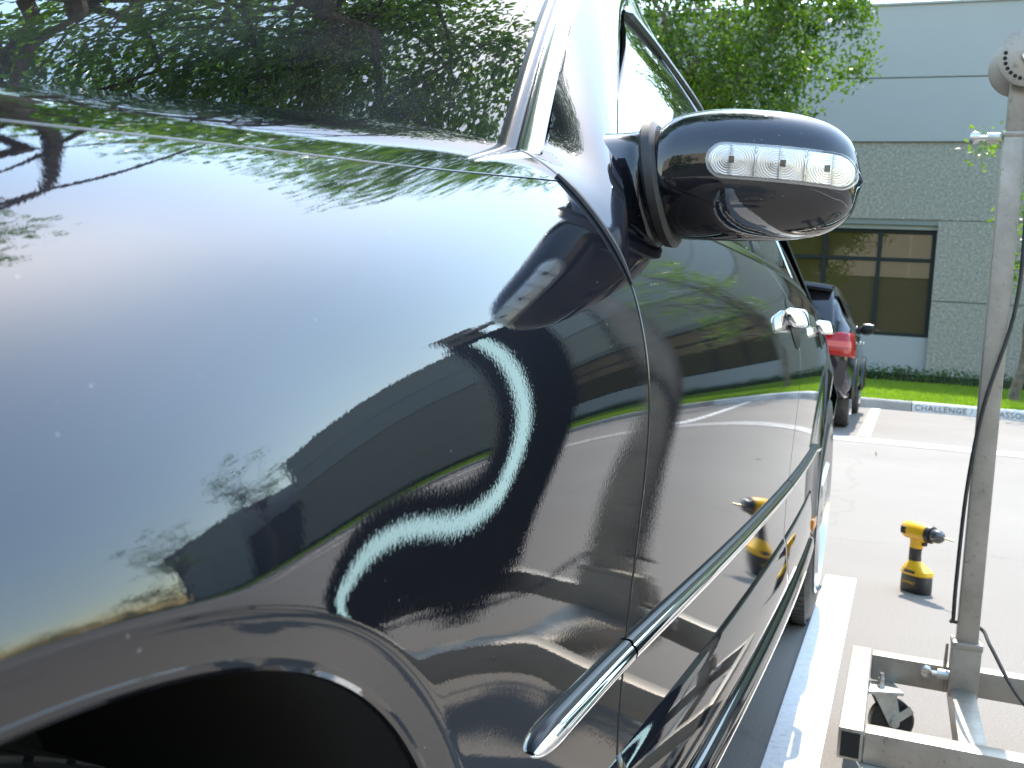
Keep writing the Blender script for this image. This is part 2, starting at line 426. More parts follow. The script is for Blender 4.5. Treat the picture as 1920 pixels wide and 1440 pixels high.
# lawn berm
lx = np.linspace(-40, 40, 81); ly = np.linspace(KY + 0.14, 24.7, 24)
def lawn_z(x, y):
    t = (y - KY - 0.14) / 8.0
    return 0.13 + 0.10 * np.clip(t, 0, 1) + 0.02 * np.sin(x * 0.7) * np.sin(y * 0.9)
P = np.array([[(x, y, lawn_z(x, y)) for y in ly] for x in lx])
tag(mk('lawn', P.reshape(-1, 3), grid_faces(81, 24), LAWN), kind='structure')
def blades(n, x0, x1, y0, y1, h):
    x = rng.uniform(x0, x1, n); y = y0 + (y1 - y0) * rng.uniform(0, 1, n) ** 1.3
    z = lawn_z(x, y); a = rng.uniform(0, 6.28, n); hh = h * rng.uniform(.6, 1.3, n); w = 0.012
    lean = rng.normal(0, .02, (n, 2))
    V = np.zeros((n, 3, 3))
    V[:, 0] = np.stack([x - w * np.cos(a), y - w * np.sin(a), z - 0.005], 1)
    V[:, 1] = np.stack([x + w * np.cos(a), y + w * np.sin(a), z - 0.005], 1)
    V[:, 2] = np.stack([x + lean[:, 0], y + lean[:, 1], z + hh], 1)
    return V.reshape(-1, 3), np.arange(3 * n).reshape(-1, 3)
V, Fc = blades(90000, -8, 14, KY + 0.16, 24.4, 0.055)
tag(mk('grass', V, Fc, GRASS, None, False), kind='stuff')

# leaves
def leaves(centres, spread, per, size, seed, flat=0.0, drop=0.0):
    r = np.random.default_rng(seed); C = np.repeat(np.asarray(centres, float), per, 0); n = len(C)
    sp = np.repeat(np.asarray(spread, float).reshape(-1, 1) if np.ndim(spread) else np.full((len(centres), 1), spread), per, 0)
    d = r.normal(0, 1, (n, 3)); d /= np.linalg.norm(d, axis=1)[:, None]; d *= r.uniform(0, 1, (n, 1)) ** .55
    P = C + d * sp
    a = r.normal(0, 1, (n, 3)); a[:, 2] *= (1 - flat); a[:, 2] -= drop; a /= np.linalg.norm(a, axis=1)[:, None]
    b = np.cross(a, r.normal(0, 1, (n, 3))); b /= np.linalg.norm(b, axis=1)[:, None]
    c = np.cross(a, b)
    s = size * r.uniform(.6, 1.3, (n, 1))
    fold = c * s * 0.12
    V = np.stack([P, P + a * s * .5 + b * s * .24 + fold, P + a * s, P + a * s * .5 - b * s * .24 + fold], 1).reshape(-1, 3)
    i = np.arange(n) * 4
    Fc = np.concatenate([np.stack([i, i + 1, i + 2], 1), np.stack([i, i + 2, i + 3], 1)])
    return V, Fc

def limb_path(a, b, wob, n=7, seed=0):
    r = np.random.default_rng(seed); a = np.array(a, float); b = np.array(b, float)
    t = np.linspace(0, 1, n)[:, None]; P = a + (b - a) * t
    P[1:-1] += r.normal(0, wob, (n - 2, 3)); return P

def open_gap(cl):
    d = cl - np.array((-.29, .3, .94)); az = np.degrees(np.arctan2(d[:, 0], d[:, 1])); el = np.degrees(np.arctan2(d[:, 2], np.hypot(d[:, 0], d[:, 1])))
    return ~((az > -43) & (az < 60) & (el > 33) & (el < 50))

def tree(name, base, height, crown_c, crown_r, label, trunk_r=0.09, nclump=120, per=60, leaf=0.1, seed=1, mat=None, group=None, trunk_top=None, clump_r=0.42, cat='tree', hollow=0.45, lobes=(), keep=None):
    r = np.random.default_rng(seed)
    root = empty(name, base, label, cat, group)
    base = np.array(base, float); cc = np.array(crown_c, float); cr = np.array(crown_r, float)
    top = np.array(trunk_top if trunk_top is not None else (base[0] + (cc[0] - base[0]) * .5, base[1] + (cc[1] - base[1]) * .5, cc[2] - cr[2] * .55), float)
    mb = MB(); P = limb_path(base - (0, 0, .1), top, height * .008, 8, seed)
    mb.tube(P, np.linspace(trunk_r * 1.15, trunk_r * .8, 8), 10)
    cl = []
    d = r.normal(0, 1, (nclump, 3)); d /= np.linalg.norm(d, axis=1)[:, None]
    rad = r.uniform(hollow ** 3, 1, (nclump, 1)) ** (1 / 3)
    rad *= 1 + r.normal(0, .10, (nclump, 1))
    cl = cc + d * rad * cr
    for lc, lr, ln in lobes:
        d2 = r.normal(0, 1, (ln, 3)); d2 /= np.linalg.norm(d2, axis=1)[:, None]
        cl = np.concatenate([cl, np.array(lc) + d2 * r.uniform(.1, 1, (ln, 1)) ** .4 * np.array(lr)])
    if keep is not None: cl = cl[keep(cl)]
    nclump = len(cl)
    nl = 11
    ends = cl[r.choice(nclump, min(nl, nclump), replace=False)]
    for k, e in enumerate(ends):
        q = limb_path(top + (0, 0, -.25 * (k % 3)), e, np.linalg.norm(e - top) * .045, 7, seed * 31 + k)
        mb.tube(q, np.linspace(trunk_r * .55, trunk_r * .1, 7), 7)
        for e2 in cl[r.choice(nclump, 4, replace=False)]:
            mid = q[r.integers(3, 6)]
            if np.linalg.norm(e2 - mid) < cr.max() * 1.1:
                mb.tube(limb_path(mid, e2, .05, 5, seed * 77 + k), np.linspace(trunk_r * .2, trunk_r * .05, 5), 5)
    mb.build('trunk', BARK, root)
    V, Fc = leaves(cl, clump_r * r.uniform(.7, 1.25, nclump), per, leaf, seed + 5)
    mk('crown', V, Fc, mat or LEAF, root, False)
    return root

# hedge along the wall foot
hedge = empty('hedge', (0, 24.9, 0.2), 'low clipped green hedge along the foot of the grey building', 'hedge')
hx = np.linspace(-20, 26, 900)
cl = np.stack([hx, 24.9 + rng.normal(0, .12, 900), 0.34 + rng.uniform(-.12, .12, 900)], 1)
V, Fc = leaves(cl, 0.2, 55, 0.07, 11)
mk('foliage', V, Fc, HEDGEL, hedge, False)
mb = MB().box((3, 24.95, .26), (46, .34, .3)); mb.build('twigs', pbsdf('hedge_core', (0.02, 0.03, 0.012), 0.9), hedge, False)

# ------------------------------------------------------------------ main building
BY = 26.0
bld = empty('office_building', (0, BY, 0), 'blue grey tilt-up office building with exposed aggregate band and bronze windows behind the hedge', 'building')
def wallbox(name, x0, x1, y0, y1, z0, z1, mat, par=bld):
    return MB().box(((x0 + x1) / 2, (y0 + y1) / 2, (z0 + z1) / 2), (x1 - x0, y1 - y0, z1 - z0)).build(name, mat, par, False)
XR = 11.4
# upper panels, joints 25 mm open with a recessed sealant strip
for i, (x0, x1) in enumerate(((-22, -13.0), (-13.0, -5.5), (-5.5, XR - 7), (XR - 7, XR))):
    wallbox('wall_panel', x0 + .012, x1 - .012, BY - .12, BY + .3, 5.84, 7.30, WALLP)
    wallbox('wall_panel', x0 + .012, x1 - .012, BY - .12, BY + .3, 7.335, 9.0, WALLP)
wallbox('joint_filler', -22, XR, BY - .085, BY + .2, 5.9, 8.9, JOINT)
for x0, x1 in ((-22, -12), (-12, -3), (-3, 4.5), (4.5, XR)):
    wallbox('aggregate_panel', x0 + .01, x1 - .01, BY - .12 + .06, BY + .3, 4.03, 5.835, WALLA)
wallbox('joint_filler', -22, XR, BY - .03, BY + .2, 3.9, 5.8, JOINT)
# ground floor: window bays between aggregate piers
bays = [(-15.2, -11.2), (-9.2, -5.2), (-3.2, 0.56), (3.0, 9.2)]
piers = [(-22, -15.2), (-11.2, -9.2), (-5.2, -3.2), (0.56, 3.0), (9.2, XR)]
for x0, x1 in piers:
    wallbox('pier', x0, x1, BY - .06, BY + .3, 2.15, 4.005, WALLA)
    wallbox('pier', x0, x1, BY - .06, BY + .3, -0.1, 2.12, WALLA)
    wallbox('joint_filler', x0, x1, BY - .02, BY + .2, 2.05, 2.2, JOINT)
for x0, x1 in bays:
    wallbox('sill_wall', x0, x1, BY + .05, BY + .3, -.1, 1.27, WALLP)
    wallbox('lintel', x0, x1, BY + .05, BY + .3, 3.80, 4.0, WALLP)
    w = MB(); zs = [1.27, 3.09, 3.80]; n = max(2, int(round((x1 - x0) / 1.28))); xsb = np.linspace(x0, x1, n + 1)
    for k, xx in enumerate(xsb):
        ww = .1; xx = min(max(xx, x0 + ww / 2), x1 - ww / 2); w.box((xx, BY + .17, 2.535), (ww, .1, 2.53))
    for z in (1.31, 3.09, 3.76): w.box(((x0 + x1) / 2, BY + .172, z), (x1 - x0, .09, .085))
    f = w.build('window_frame', WINFRAME, bld, False)
    for a, b in zip(xsb[:-1], xsb[1:]):
        for z0, z1 in ((1.35, 3.05), (3.13, 3.72)):
            MB().box(((a + b) / 2, BY + .19, (z0 + z1) / 2), (b - a - .06, .012, z1 - z0 + .02)).build('pane', BRONZE, f, False)
wallbox('coping', -22, XR, BY - .16, BY + .34, 9.003, 9.06, WALLP)
wallbox('back_wall', -22, XR, BY + .31, BY + 14, -.1, 8.7, WALLD)

# neighbouring lower wing and end block further right
wing = empty('low_wing', (13, BY, 0), 'dark low wing joining the office building, mirrored on the fender between taller blocks', 'building')
for k in range(2):
    x0 = XR + .02 + k * 1.5
    wallbox('wall_panel', x0, x0 + 1.48, BY + .2, BY + 10, -.1, 5.2, WALLD, wing)
wallbox('coping', XR + .02, XR + 3.0, BY + .15, BY + 10.1, 5.203, 5.3, WALLD, wing)
blk = empty('end_block', (16.5, BY, 0), 'grey end block of the office row, mirrored on the fender just above the wheel arch', 'building')
for k in range(2):
    wallbox('wall_panel', XR + 3.1 + k * 2.2, XR + 5.28 + k * 2.2, BY - .3, BY + 9, -.1, 4.6, WALLP, blk)
    wallbox('wall_panel', XR + 3.1 + k * 2.2, XR + 5.28 + k * 2.2, BY - .3, BY + 9, 4.63, 8.6, WALLP, blk)
wallbox('joint_filler', XR + 3.15, XR + 7.4, BY - .26, BY + 8.9, .2, 8.4, JOINT, blk)

# building across the lot, behind the camera: seen only in glass and chrome
back = empty('warehouse', (0, -26, 0), 'tall tan warehouse with a dark base, mirrored in the bronze office windows', 'building')
TANW = pbsdf('tan_wall', (0.42, 0.36, 0.29), 0.8)
for k in range(8):
    x0 = -32 + k * 8
    wallbox('wall_panel', x0 + .01, x0 + 7.99, -34, -26, 6.2, 9.28, TANW, back)
    wallbox('wall_panel', x0 + .01, x0 + 7.99, -34, -26, 9.33, 12.0, TANW, back)
    wallbox('base_panel', x0, x0 + 7.998, -34, -26.1, -.1, 6.17, WALLD, back)

# far tree belt beyond the lot on the right
cl = []
for k in range(46):
    x = 24 + k * 1.05; y = 34 - k * .75 + rng.normal(0, 1.0)
    for j in range(9): cl.append((x + rng.normal(0, .8), y + rng.normal(0, .8), rng.uniform(.6, 1) * (6.6 + 1.6 * math.sin(k * .9) + .8 * math.sin(k * 2.3)) * (j + 1) / 9))
V, Fc = leaves(cl, 1.1, 60, .34, 77)
tag(mk('far_trees', V, Fc, HEDGEL, None, False), kind='stuff')

# ------------------------------------------------------------------ trees
tree('broadleaf_tree', (-3.6, 20.6, 0.15), 8, (-4.2, 19.9, 6.7), (3.1, 2.4, 2.2),
     'full green broadleaf tree standing before the grey building above the door mirror', 0.1, 360, 85, 0.13, 3, LEAF, trunk_top=(-3.75, 20.3, 5.2), clump_r=.5)
tree('young_tree', (1.93, 20.0, 0.15), 6, (2.75, 19.5, 4.5), (1.85, 1.6, 2.6),
     'young thin tree with loose pale leaves standing on the lawn behind the metal post', 0.085, 85, 30, 0.13, 9, LEAF2, trunk_top=(2.15, 19.9, 2.6), clump_r=.38, hollow=.2)
tree('overhanging_tree', (-5.0, 4.55, 0), 8, (-4.6, 4.3, 6.3), (3.3, 3.6, 2.7),
     'big dark tree rising beyond the bonnet at the far side of the black car', 0.19, 330, 58, 0.125, 21, LEAF3, trunk_top=(-4.9, 4.5, 3.9), clump_r=.5,
     lobes=(((-1.9, 3.4, 7.7), (2.0, 2.0, 1.2), 230), ((-3.4, 3.0, 7.9), (1.8, 2.0, 1.0), 90), ((-4.5, 2.6, 6.5), (2.4, 1.6, 1.5), 90)), keep=open_gap)
tree('leafy_tree', (-6.6, 7.8, 0), 7, (-5.7, 7.5, 5.2), (2.4, 1.8, 1.5),
     'second leafy tree behind the black car, left of the one mirrored by the pillar', 0.13, 150, 60, 0.13, 67, LEAF3, 'leafy trees beyond the car', trunk_top=(-6.3, 7.7, 3.8), clump_r=.45)
tree('leafy_tree', (-3.6, 9.6, 0), 7, (-3.1, 9.3, 5.9), (2.0, 1.4, 1.35),
     'leafy tree behind the black car, mirrored along the edge of its bonnet', 0.13, 130, 60, 0.13, 61, LEAF3, 'leafy trees beyond the car', trunk_top=(-3.3, 9.4, 4.4), clump_r=.45)
tree('roadside_tree', (-7.5, -15, 0), 7, (-7.0, -15, 5.2), (3.4, 3, 2.6),
     'round green tree mirrored in the left panes of the bronze office window', 0.15, 150, 50, 0.2, 51, LEAF, clump_r=.6)
tree('slender_tree', (9.6, 19.3, 0.15), 9, (9.6, 19.3, 7.6), (1.3, 1.3, 2.6),
     'slender sparse tree mirrored on the fender against the blue sky, nearest the main building', 0.08, 22, 34, 0.13, 33, LEAF2, 'slender trees on the lawn', trunk_top=(9.6, 19.3, 5.6), clump_r=.42, hollow=.2)
tree('slender_tree', (13.6, 19.0, 0.15), 9, (13.6, 19.0, 6.9), (1.6, 1.6, 2.8),
     'slender sparse tree mirrored on the fender by the corner of the grey end block', 0.08, 30, 34, 0.13, 41, LEAF2, 'slender trees on the lawn', trunk_top=(13.6, 19.0, 4.8), clump_r=.42, hollow=.2)

# ------------------------------------------------------------------ the black car
CX = -1.16                       # centre plane of the car
car = empty('black_car', (CX, 1.8, 0), 'glossy black sport utility car with chrome side strip filling the front of the view', 'car')

SA = np.array([(-.33, .255), (-.24, .28), (-.213, .31), (-.213, .36), (-.219, .44), (-.222, .52), (-.222, .58), (-.221, .635),
               (-.216, .685), (-.212, .73), (-.2085, .768), (-.2085, .798), (-.2145, .827), (-.2265, .855), (-.2445, .884), (-.273, .910),
               (-.318, .935), (-.378, .957), (-.46, .974), (-.59, .988), (-.75, 1.002), (-.95, 1.012), (-1.16, 1.016)])
SB = np.array([(-.33, .255), (-.24, .28), (-.213, .31), (-.213, .36), (-.219, .44), (-.222, .52), (-.222, .58), (-.220, .65),
               (-.217, .71), (-.2145, .77), (-.214, .82), (-.2178, .865), (-.2272, .908), (-.240, .95), (-.263, .988), (-.291, 1.022),
               (-.321, 1.051), (-.354, 1.075), (-.405, 1.090), (-.50, 1.104), (-.68, 1.120), (-.9, 1.146), (-1.16, 1.156)])
def shift(S, dx, dz, z0=.6):
    S = S.copy(); w = np.clip((S[:, 1] - z0) / .4, 0, 1); S[:, 0] += dx; S[:, 1] += dz * w; return S
stations = []
for y, w, dx, dz in ((-1.1, -.25, -.05, -.06), (-.75, -.2, -.025, -.03), (-.4, -.12, -.01, -.01), (-.1, -.03, 0, 0), (.15, .02, 0, 0), (.4, .26, 0, 0), (.65, .575, 0, 0),
                     (.9, .97, 0, 0), (1.15, 1.06, .009, 0.004), (1.5, 1.06, .0185, 0.010), (2.0, 1.06, .0255, .018), (2.5, 1.06, .0245, .024),
                     (3.0, 1.06, .0135, .026), (3.5, 1.06, -.004, .024), (3.9, 1.06, -.03, .015), (4.3, 1.06, -.10, 0), (4.6, 1.06, -.2, -.02)):
    stations.append((y, shift(SA + (SB - SA) * w, dx, dz)))
SY = np.array([s[0] for s in stations]); SN = np.array([s[1] for s in stations])

def bspl(ctrl, t):
    """clamped-ish uniform cubic B-spline through extended control polygon; ctrl n x k, t in [0, n-1]"""
    ctrl = np.concatenate([2 * ctrl[:1] - ctrl[1:2], ctrl, 2 * ctrl[-1:] - ctrl[-2:-1]], 0)
    n = ctrl.shape[0] - 2
    t = np.clip(np.asarray(t, float), 0, n - 1 - 1e-9); i = np.floor(t).astype(int); f = t - i
    b0 = (1 - f) ** 3 / 6; b1 = (3 * f ** 3 - 6 * f ** 2 + 4) / 6; b2 = (-3 * f ** 3 + 3 * f ** 2 + 3 * f + 1) / 6; b3 = f ** 3 / 6
    return [(i, b0), (i + 1, b1), (i + 2, b2), (i + 3, b3)], ctrl
_tv = np.linspace(0, len(SY) - 1, 4000)
_w, _c = bspl(SY[:, None], _tv); _yv = sum(b * _c[i, 0] for i, b in _w)
def v_of_y(y): return np.interp(y, _yv, _tv)

FW_Y, FW_Z, ARCH_R = 0.19, 0.385, 0.408
RW_Y, RW_Z, ARCH_R2 = 3.47, 0.385, 0.415
FL_IN = 0.021
_fd = np.linspace(-.06, .25, 3000)
def _sm(x): x = np.clip(x, 0, 1); return x * x * (3 - 2 * x)
_sl = .05 + _sm((_fd - FL_IN + .0045) / .009) * 1.0 * np.clip(1 - (_fd - FL_IN) / .125, 0, 1) ** 1.25 - .05 * _sm((_fd - FL_IN) / .02)
_fl = 1 - np.cumsum(_sl) * (_fd[1] - _fd[0]) ; _fl = (_fl - _fl[-1]) / (np.interp(FL_IN - .004, _fd, _fl) - _fl[-1])
_by = np.linspace(-.6, .8, 2000)
_bs = np.zeros(2000)
for yc_, w_, a_ in ((.345, .085, .075), (.44, .06, .016)): _bs += a_ * np.exp(-((_by - yc_) / w_) ** 2)
_bx = (_bs[::-1].cumsum()[::-1]) * (_by[1] - _by[0])      # fullness of the wing round the wheel, easing off rearwards
_fb = np.cumsum((1 - _sm((_fd - FL_IN + .009) / .009))[::-1])[::-1] * (_fd[1] - _fd[0])
def flare(Y, Z):
    o = np.zeros_like(Y)
    for yc_, zc_, r_, A in ((FW_Y, FW_Z, ARCH_R, .0045), (RW_Y, RW_Z, ARCH_R2, .02)):
        d = np.hypot(Y - yc_, Z - zc_) - r_
        o += (A * np.interp(d, _fd, _fl) - .34 * np.interp(d, _fd, _fb)) * np.clip((Z - .30) / .12, 0, 1)
    o += np.interp(Y, _by, _bx) * (1 - _sm((Z - .803) / .115)) * _sm((Y + .5) / .4)
    return o

def body(Y, U, add_flare=True):
    """Points of the near-side body skin; Y, U arrays of one shape. U runs from the sill up over the shoulder to the centre line."""
    Y, U = np.broadcast_arrays(np.asarray(Y, float), np.asarray(U, float))
    shp = Y.shape; y = Y.ravel(); u = U.ravel(); v = v_of_y(y)
    C = SN  # stations x 23 x 2
    Cx = np.concatenate([2 * C[:1] - C[1:2], C, 2 * C[-1:] - C[-2:-1]], 0)
    Cx = np.concatenate([2 * Cx[:, :1] - Cx[:, 1:2], Cx, 2 * Cx[:, -1:] - Cx[:, -2:-1]], 1)
    wv, _ = bspl(SY[:, None], v); wu, _ = bspl(C[0][:, :1], u)
    out = np.zeros((len(y), 2))
    for iv, bv in wv:
        for iu, bu in wu:
            out += (bv * bu)[:, None] * Cx[iv, iu]
    X = out[:, 0]; Z = out[:, 1]
    if add_flare: X = X + flare(y, Z)
    return np.stack([X, y, Z], 1).reshape(*shp, 3)

_ug = np.linspace(1, 16.5, 400)
def u_of_z(y, z):
    y = np.asarray(y, float); z = np.broadcast_to(z, y.shape)
    return np.array([np.interp(zz, body(np.full_like(_ug, yy), _ug, False)[:, 2], _ug) for yy, zz in zip(y.ravel(), z.ravel())]).reshape(y.shape)

def arch_low(ys, base_z=None):
    """lower trim of the skin: the sill (u=0.6) or the wheel-arch edge"""
    u0 = np.full_like(ys, 0.6)
    for yc_, zc_, r_ in ((FW_Y, FW_Z, ARCH_R), (RW_Y, RW_Z, ARCH_R2)):
        q = r_ ** 2 - (ys - yc_) ** 2
        z = np.where(q > 0, zc_ + np.sqrt(np.clip(q, 0, None)), 0)
        k = np.where(z > .31)[0]
        if len(k): u0[k] = np.maximum(u0[k], u_of_z(ys[k], z[k]))
    return u0

U_BELT = 15.55
def hoodu(y): return 16.6 - .8 * _sm((np.asarray(y, float) - .35) / .55)
def ysamp(a, b, step, extra=()):
    y = np.linspace(a, b, max(3, int(round((b - a) / step)) + 1))
    return np.unique(np.round(np.concatenate([y, [e for e in extra if a < e < b]]), 5))
def arch_cluster(yc_, r_):
    th = np.linspace(R(2), R(178), 120); return np.concatenate([yc_ + r_ * np.cos(th), [yc_ - r_ - .004, yc_ + r_ + .004]])

def skin(name, y0, y1, u1, step, nu, mat, uarr=None, usq=1.0):
    ys = ysamp(y0, y1, step, list(arch_cluster(FW_Y, ARCH_R)) + list(arch_cluster(RW_Y, ARCH_R2)))
    lo = arch_low(ys)
    u1 = u1(ys) if callable(u1) else np.full(len(ys), u1)
    U = .6 + (u1[:, None] - .6) * np.linspace(0, 1, nu)[None]
    U = np.maximum(U, lo[:, None])
    Y = np.repeat(ys[:, None], nu, 1)
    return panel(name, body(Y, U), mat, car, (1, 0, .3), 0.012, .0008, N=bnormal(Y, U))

def bnormal(Y, U):
    e = 1e-3
    a = body(Y + e, U) - body(Y - e, U); b = body(Y, U + e * 4) - body(Y, U - e * 4)
    n = np.cross(a, b); n /= np.linalg.norm(n, axis=-1)[..., None]
    return n

G = 0.0042
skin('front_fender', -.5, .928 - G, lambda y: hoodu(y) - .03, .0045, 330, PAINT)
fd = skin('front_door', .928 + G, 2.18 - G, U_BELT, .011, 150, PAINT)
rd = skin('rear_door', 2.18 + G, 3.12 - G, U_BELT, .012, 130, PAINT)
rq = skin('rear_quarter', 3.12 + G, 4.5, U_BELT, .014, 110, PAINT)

# bonnet: near half plus its mirror image
def hood_end(x): return .80 + .128 * np.clip((x + .9) / .55, 0, 1.05) ** 1.6
ww_ = np.linspace(0, 1, 120)[:, None] ** 1.3; tau = np.linspace(0, 1, 170)[None]
ye = np.full((120, 1), .9)
for _ in range(5):
    h_ = hoodu(ye) + .03; ye = hood_end(body(ye, h_ + (22 - h_) * ww_)[..., 0])
Yh = -.5 + (ye + .5) * tau; h_ = hoodu(Yh) + .03
Pg = body(Yh, h_ + (22 - h_) * ww_)
Pm = Pg[::-1].copy(); Pm[..., 0] = 2 * CX - Pm[..., 0]
hood = panel('bonnet', np.concatenate([Pg, Pm[1:]], 0), PAINT, car, (0, 0, 1), .014, .0006)

for yc_, zc_, r_, a0, a1, nm in ((FW_Y, FW_Z, ARCH_R, 6, 150, 'arch_lip'), (RW_Y, RW_Z, ARCH_R2, 4, 176, 'arch_lip')):
    th = np.linspace(R(a0), R(a1), 140); ys = yc_ + (r_ - .001) * np.cos(th); zs = zc_ + (r_ - .001) * np.sin(th)
    pts = body(ys, u_of_z(ys, zs)); pts[:, 2] = zs; pts[:, 0] -= .0035
    MB().tube(pts, .0042, 10).build(nm, PAINT, car)
# inner body: dark core below the gaps
core = MB()
core.box((CX, 2.6, .66), (1.72, 3.0, .56)); core.box((CX, 1.02, .7), (1.5, .5, .5)); core.box((CX, -.2, .72), (1.2, 1.6, .4))
core.build('underbody', DARK, car, False)
# gap backing strip just behind the fender/door shut line
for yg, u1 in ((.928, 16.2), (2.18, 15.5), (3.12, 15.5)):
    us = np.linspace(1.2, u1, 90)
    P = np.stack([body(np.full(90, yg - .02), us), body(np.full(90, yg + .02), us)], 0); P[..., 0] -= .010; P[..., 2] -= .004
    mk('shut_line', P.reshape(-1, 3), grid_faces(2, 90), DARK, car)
ub = np.linspace(13.0, 16.0, 60); MB().tube(body(np.full(60, .928), ub) + np.array((.0008, 0, .0006)), np.interp(ub, [13, 13.8, 15.5, 16], [.001, .0038, .0042, .003]), 8).build('shut_line_seal', RUBBER, car)
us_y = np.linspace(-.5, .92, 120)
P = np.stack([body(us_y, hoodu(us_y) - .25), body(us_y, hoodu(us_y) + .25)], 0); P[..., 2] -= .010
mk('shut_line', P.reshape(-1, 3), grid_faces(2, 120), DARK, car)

# windscreen
def wind(s, t):
    s, t = np.broadcast_arrays(np.asarray(s, float), np.asarray(t, float))
    a = np.array((-.372, .955, 1.058)); b = np.array((-.565, 1.79, 1.62))
    L = a + (b - a) * t[..., None]; Rr = L.copy(); Rr[..., 0] = 2 * CX - Rr[..., 0]
    P = L + (Rr - L) * s[..., None]; e = 1 - (2 * s - 1) ** 2
    e2 = 1 - (2 * s - 1) ** 4
    P[..., 1] -= (.20 * (1 - t) + .11 * t) * (.55 * e + .45 * e2)
    P[..., 2] += .035 * e * t + .03 * e2 * (1 - t)
    P[..., 1] -= .03 * np.sin(np.pi * t); P[..., 2] += .02 * np.sin(np.pi * t)
    return P
s = np.linspace(0, 1, 120); t = np.linspace(-.08, 1, 60)
panel('windscreen', wind(s[:, None], t[None]), GLASS, car, (0, -1, 1), .006)
# scuttle under the glass, roof above
sc_ = np.stack([wind(s, np.full(120, -.06)) + (0, -.10, -.03), wind(s, np.full(120, .0)) + (0, .0, -.008)], 0)
mk('scuttle', sc_.reshape(-1, 3), grid_faces(2, 120), TRIM, car)
rf = []
top = wind(s, np.full(120, 1.0))
roof_edge = []
for dy, xe, ze, hc in ((.004, -.565, 1.624, .08), (.12, -.585, 1.618, .10), (.4, -.63, 1.605, .12), (.9, -.665, 1.60, .12), (1.4, -.69, 1.575, .11), (1.75, -.71, 1.53, .09), (1.95, -.74, 1.47, .05)):
    e = 1 - (2 * s - 1) ** 2; kk = max(0, 1 - dy / .5)
    q = np.stack([xe + (2 * CX - 2 * xe) * s, 1.79 + dy - .0 * s, ze + hc * e ** .8], 1)
    q0 = top + (0, dy, .004); kk = kk * kk
    q = q * (1 - kk) + q0 * kk; rf.append(q); roof_edge.append(q[0])
panel('roof', np.array(rf).transpose(1, 0, 2), PAINT, car, (0, 0, 1), .01)

# A-pillar: lofted from the shut line up to the roof rail
def cr(pts, n):
    """Catmull-Rom through points"""
    pts = np.array(pts, float); m = len(pts); e = np.concatenate([2 * pts[:1] - pts[1:2], pts, 2 * pts[-1:] - pts[-2:-1]])
    t = np.linspace(0, m - 1 - 1e-9, n); i = t.astype(int); f = (t - i)[:, None]
    p0, p1, p2, p3 = e[i], e[i + 1], e[i + 2], e[i + 3]
    return .5 * ((2 * p1) + (-p0 + p2) * f + (2 * p0 - 5 * p1 + 4 * p2 - p3) * f ** 2 + (-p0 + 3 * p1 - 3 * p2 + p3) * f ** 3)
NP = 70
wl_in = lambda t: wind(np.array([-.0125]), np.array([t]))[0]
b_in = body(np.array([.9325]), np.array([17.1]))[0]; b_out = body(np.array([.9325]), np.array([13.2]))[0]
inner = cr([b_in, wl_in(.06), wl_in(.2), wl_in(.45), wl_in(.7), wl_in(1.0)], NP)
outer = cr([b_out, (-.268, 1.0, 1.025), (-.312, 1.11, 1.105), (-.392, 1.37, 1.268), (-.470, 1.64, 1.43), (-.546, 2.0, 1.575)], NP)
rows = []
nb = 26
for k in range(NP):
    w = np.linspace(0, 1, nb)[:, None]; a, b = inner[k], outer[k]
    f = k / (NP - 1)
    P = a + (b - a) * w
    tg = inner[min(k + 1, NP - 1)] - inner[max(k - 1, 0)]
    nn_ = np.cross(b - a, tg); nn_ /= np.linalg.norm(nn_); nn_ = nn_ if nn_[0] > 0 else -nn_
    P = P + nn_ * (.085 * np.linalg.norm(b - a) * 4 * w * (1 - w) * (1 + .35 * (w - .5)))
    # foot row follows the body skin
    foot = body(np.full(nb, .9325), np.linspace(17.1, 13.2, nb))
    blend = max(0, 1 - f / .16); blend = blend * blend * (3 - 2 * blend)
    P = P * (1 - blend) + (foot + np.array((inner[k] - inner[0]) * (1 - w) + (outer[k] - outer[0]) * w)) * blend
    rows.append(P)
panel('pillar_cover', np.array(rows), PAINT, car, (.6, -.6, .5), .01)

# windscreen edge trim: dark rubber, then a bright capping strip
def strip(name, s0, s1, lift, mat, t0=-.03, t1=1.0, prof=5, hump=.004):
    tt = np.linspace(t0, t1, 90); rows = []
    for k in range(prof):
        q = k / (prof - 1); rows.append(wind(np.full(90, s0 + (s1 - s0) * q), tt) + np.array((.0, -.35, .8)) * (lift + hump * math.sin(math.pi * q)))
    return panel(name, np.array(rows), mat, car, (.2, -.6, .7), .006, .001)
strip('windscreen_seal', .0015, .012, .002, pbsdf('brown_black_seal', (0.03, 0.022, 0.02), 0.25))
strip('pillar_trim', -.0125, .0005, .003, pbsdf('satin_trim', (0.55, 0.55, 0.55), 0.18, 1.0), hump=.005)

